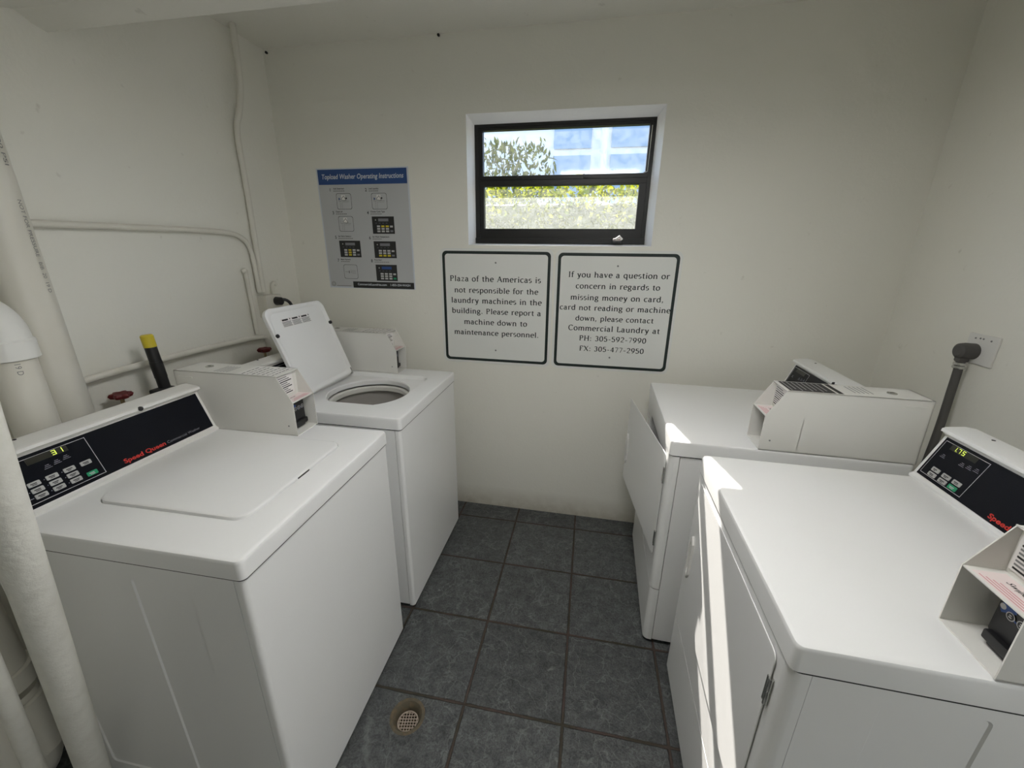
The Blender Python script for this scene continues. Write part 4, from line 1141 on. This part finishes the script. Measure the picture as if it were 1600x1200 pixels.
# outlet box in the corner with a black cord
ob = thing('outlet_box', 'painted outlet box with black plug behind the raised washer lid', 'outlet', (LW, 1.87, 1.25))
b = B(); b.box((0, -.055, -.06), (.055, .055, .055), .005); b.build('box', PAINTPIPE, ob)
b = B(); b.tube([(.03, .03, .055), (.03, .028, .10), (.03, .045, .115), (.03, .058, .10)], .009, 10, smooth=1); b.build('hook', PAINTPIPE, ob)
b = B(); b.lathe([(.020, .05), (.022, .055), (.020, .085), (.010, .09)], (0, .012, .022), 16, axis=0); b.build('plug', BLACKP, ob)
b = B(); b.tube([(.075, .012, .028), (.10, .03, .030), (.115, .05, .00), (.12, .05, -.10), (.10, .03, -.30)], .008, 10, smooth=2); b.build('cord', BLACKP, ob)
# water valves with red handles
for y, z, lab in ((1.055, 1.035, 'dark red valve handle behind the nearer washer console'), (1.722, 1.045, 'dark red valve handle beside the raised washer lid')):
    v = thing('water_valve', lab, 'valve', (LW, y, z), 0, 'red valves behind the washers')
    b = B()
    n = 40
    lp = lambda r, h: [((.075) + r * (1 + .16 * math.cos(6 * 2 * PI * i / n)) * math.cos(2 * PI * i / n), r * (1 + .16 * math.cos(6 * 2 * PI * i / n)) * math.sin(2 * PI * i / n), h) for i in range(n)]
    b.loft([lp(.010, -.012), lp(.026, -.006), lp(.030, .003), lp(.026, .010), lp(.010, .006)]); b.build('handle', REDV, v)
    b = B(); b.tube([(.075, 0, -.07), (.075, 0, -.008)], .006, 10); b.lathe([(.012, -.075), (.014, -.06), (.010, -.05)], (.075, 0, 0), 12); b.build('stem', BRASS, v)
    b = B(); b.tube([(.0, 0, -.085), (.06, 0, -.085), (.10, 0, -.085)], .013, 12); b.tube([(.075, 0, -.085), (.075, 0, -.14), (.09, .02, -.30)], .010, 10); b.build('body', BRASS, v)
# black pole with a yellow cap behind the nearer washer
pa, pb = Vector((-1.56, 1.158, 1.235)), Vector((-1.49, 1.197, 0.0))
dr = (pa - pb).normalized()
pole = thing('broom_pole', 'black pole with a yellow cap leaning against the left wall', 'pole', pb)
b = B(); L_ = (pa - pb).length
b.tube([dr * 0.0, dr * (L_ - .044)], .0185, 18); b.tube([dr * (L_ - .16), dr * (L_ - .10)], .0195, 18); b.build('shaft', BLACKP, pole)
b = B(); b.tube([dr * (L_ - .045), dr * (L_ - .004), dr * L_], [.0195, .0195, .016], 18); b.build('cap', YELLOW, pole)
b = B(); b.box(dr * (L_ - .215) + Vector((-.022, -.045, -.016)), dr * (L_ - .215) + Vector((.022, .024, .016)), .006); b.build('clamp', BLACKP, pole)

# power outlet with a heavy plug on the right wall
ro = thing('power_outlet', 'white wall outlet with heavy grey plug on the right wall', 'outlet', (RW, 1.655, 1.226))
b = B(); b.box((-.007, -.058, -.052), (0, .060, .052), .003); b.build('plate', PLASTIC, ro)
for y, z in ((-.03, .036), (.0, .038), (.012, .038), (.03, .036)):
    b = B(); b.lathe([(.0028, -.0085), (.0032, -.0068)], (0, y, z), 10, axis=0); b.build('screw', INKG, ro)
b = B(); b.lathe([(.018, -.058), (.026, -.052), (.029, -.035), (.028, -.007)], (0, .020, -.010), 24, axis=0)
b.box((-.05, .006, -.050), (-.018, .034, -.020), .006); b.build('plug', CORD, ro)
b = B(); b.lathe([(.0165, -.004), (.018, -.002), (.018, .004), (.0165, .006)], (-.034, .020, -.058), 16); b.lathe([(.0165, -.004), (.018, -.002), (.018, .004), (.0165, .006)], (-.034, .020, -.070), 16); b.build('strain_relief', CHROME, ro)
b = B(); b.tube([(-.034, .020, -.05), (-.036, .012, -.16), (-.042, -.004, -.30), (-.050, -.012, -.50), (-.06, 0, -.80)], .0125, 14, smooth=2); b.build('cord', CORD, ro)

# small dark nails where the ceiling meets the walls
for p_, lab in (((-1.655, 2.128, 2.452), 'small dark nail head in the upper back left corner'), ((-.760, 2.128, 2.462), 'small dark nail head at the top of the back wall')):
    b = B(); b.lathe([(.006, -.004), (.006, .002), (.003, .010)], (0, 0, 0), 10, axis=1)
    tagm(b, 'nail', RUBBER, lab, 'nail', 'nails under the ceiling', loc=p_)

# floor drain
dr_ = thing('floor_drain', 'round rusty floor drain with a lattice strainer beside the nearer washer', 'drain', (DX, DY, 0))
b = B(); b.lathe([(.060, .0002), (.056, .0018), (.0495, .0012), (.043, -.008), (.0385, -.016), (.0365, -.034), (.0365, -.07), (.0, -.07)], (0, 0, 0), 40, cap0=False, cap1=False); b.build('flange', RUST, dr_)
b = B()
ring = [(.036, -.0320), (.036, -.0285), (.0325, -.0285), (.0325, -.0320)]
b.lathe(ring + [ring[0]], (0, 0, 0), 36, cap0=False, cap1=False)
for i in range(-3, 4):
    h = math.sqrt(max(0, .033 ** 2 - (i * .0095) ** 2))
    b.box((i * .0095 - .0013, -h, -.0315), (i * .0095 + .0013, h, -.0290)); b.box((-h, i * .0095 - .0013, -.0314), (h, i * .0095 + .0013, -.0289))
b.build('strainer', GRATE, dr_, rotz=.2)
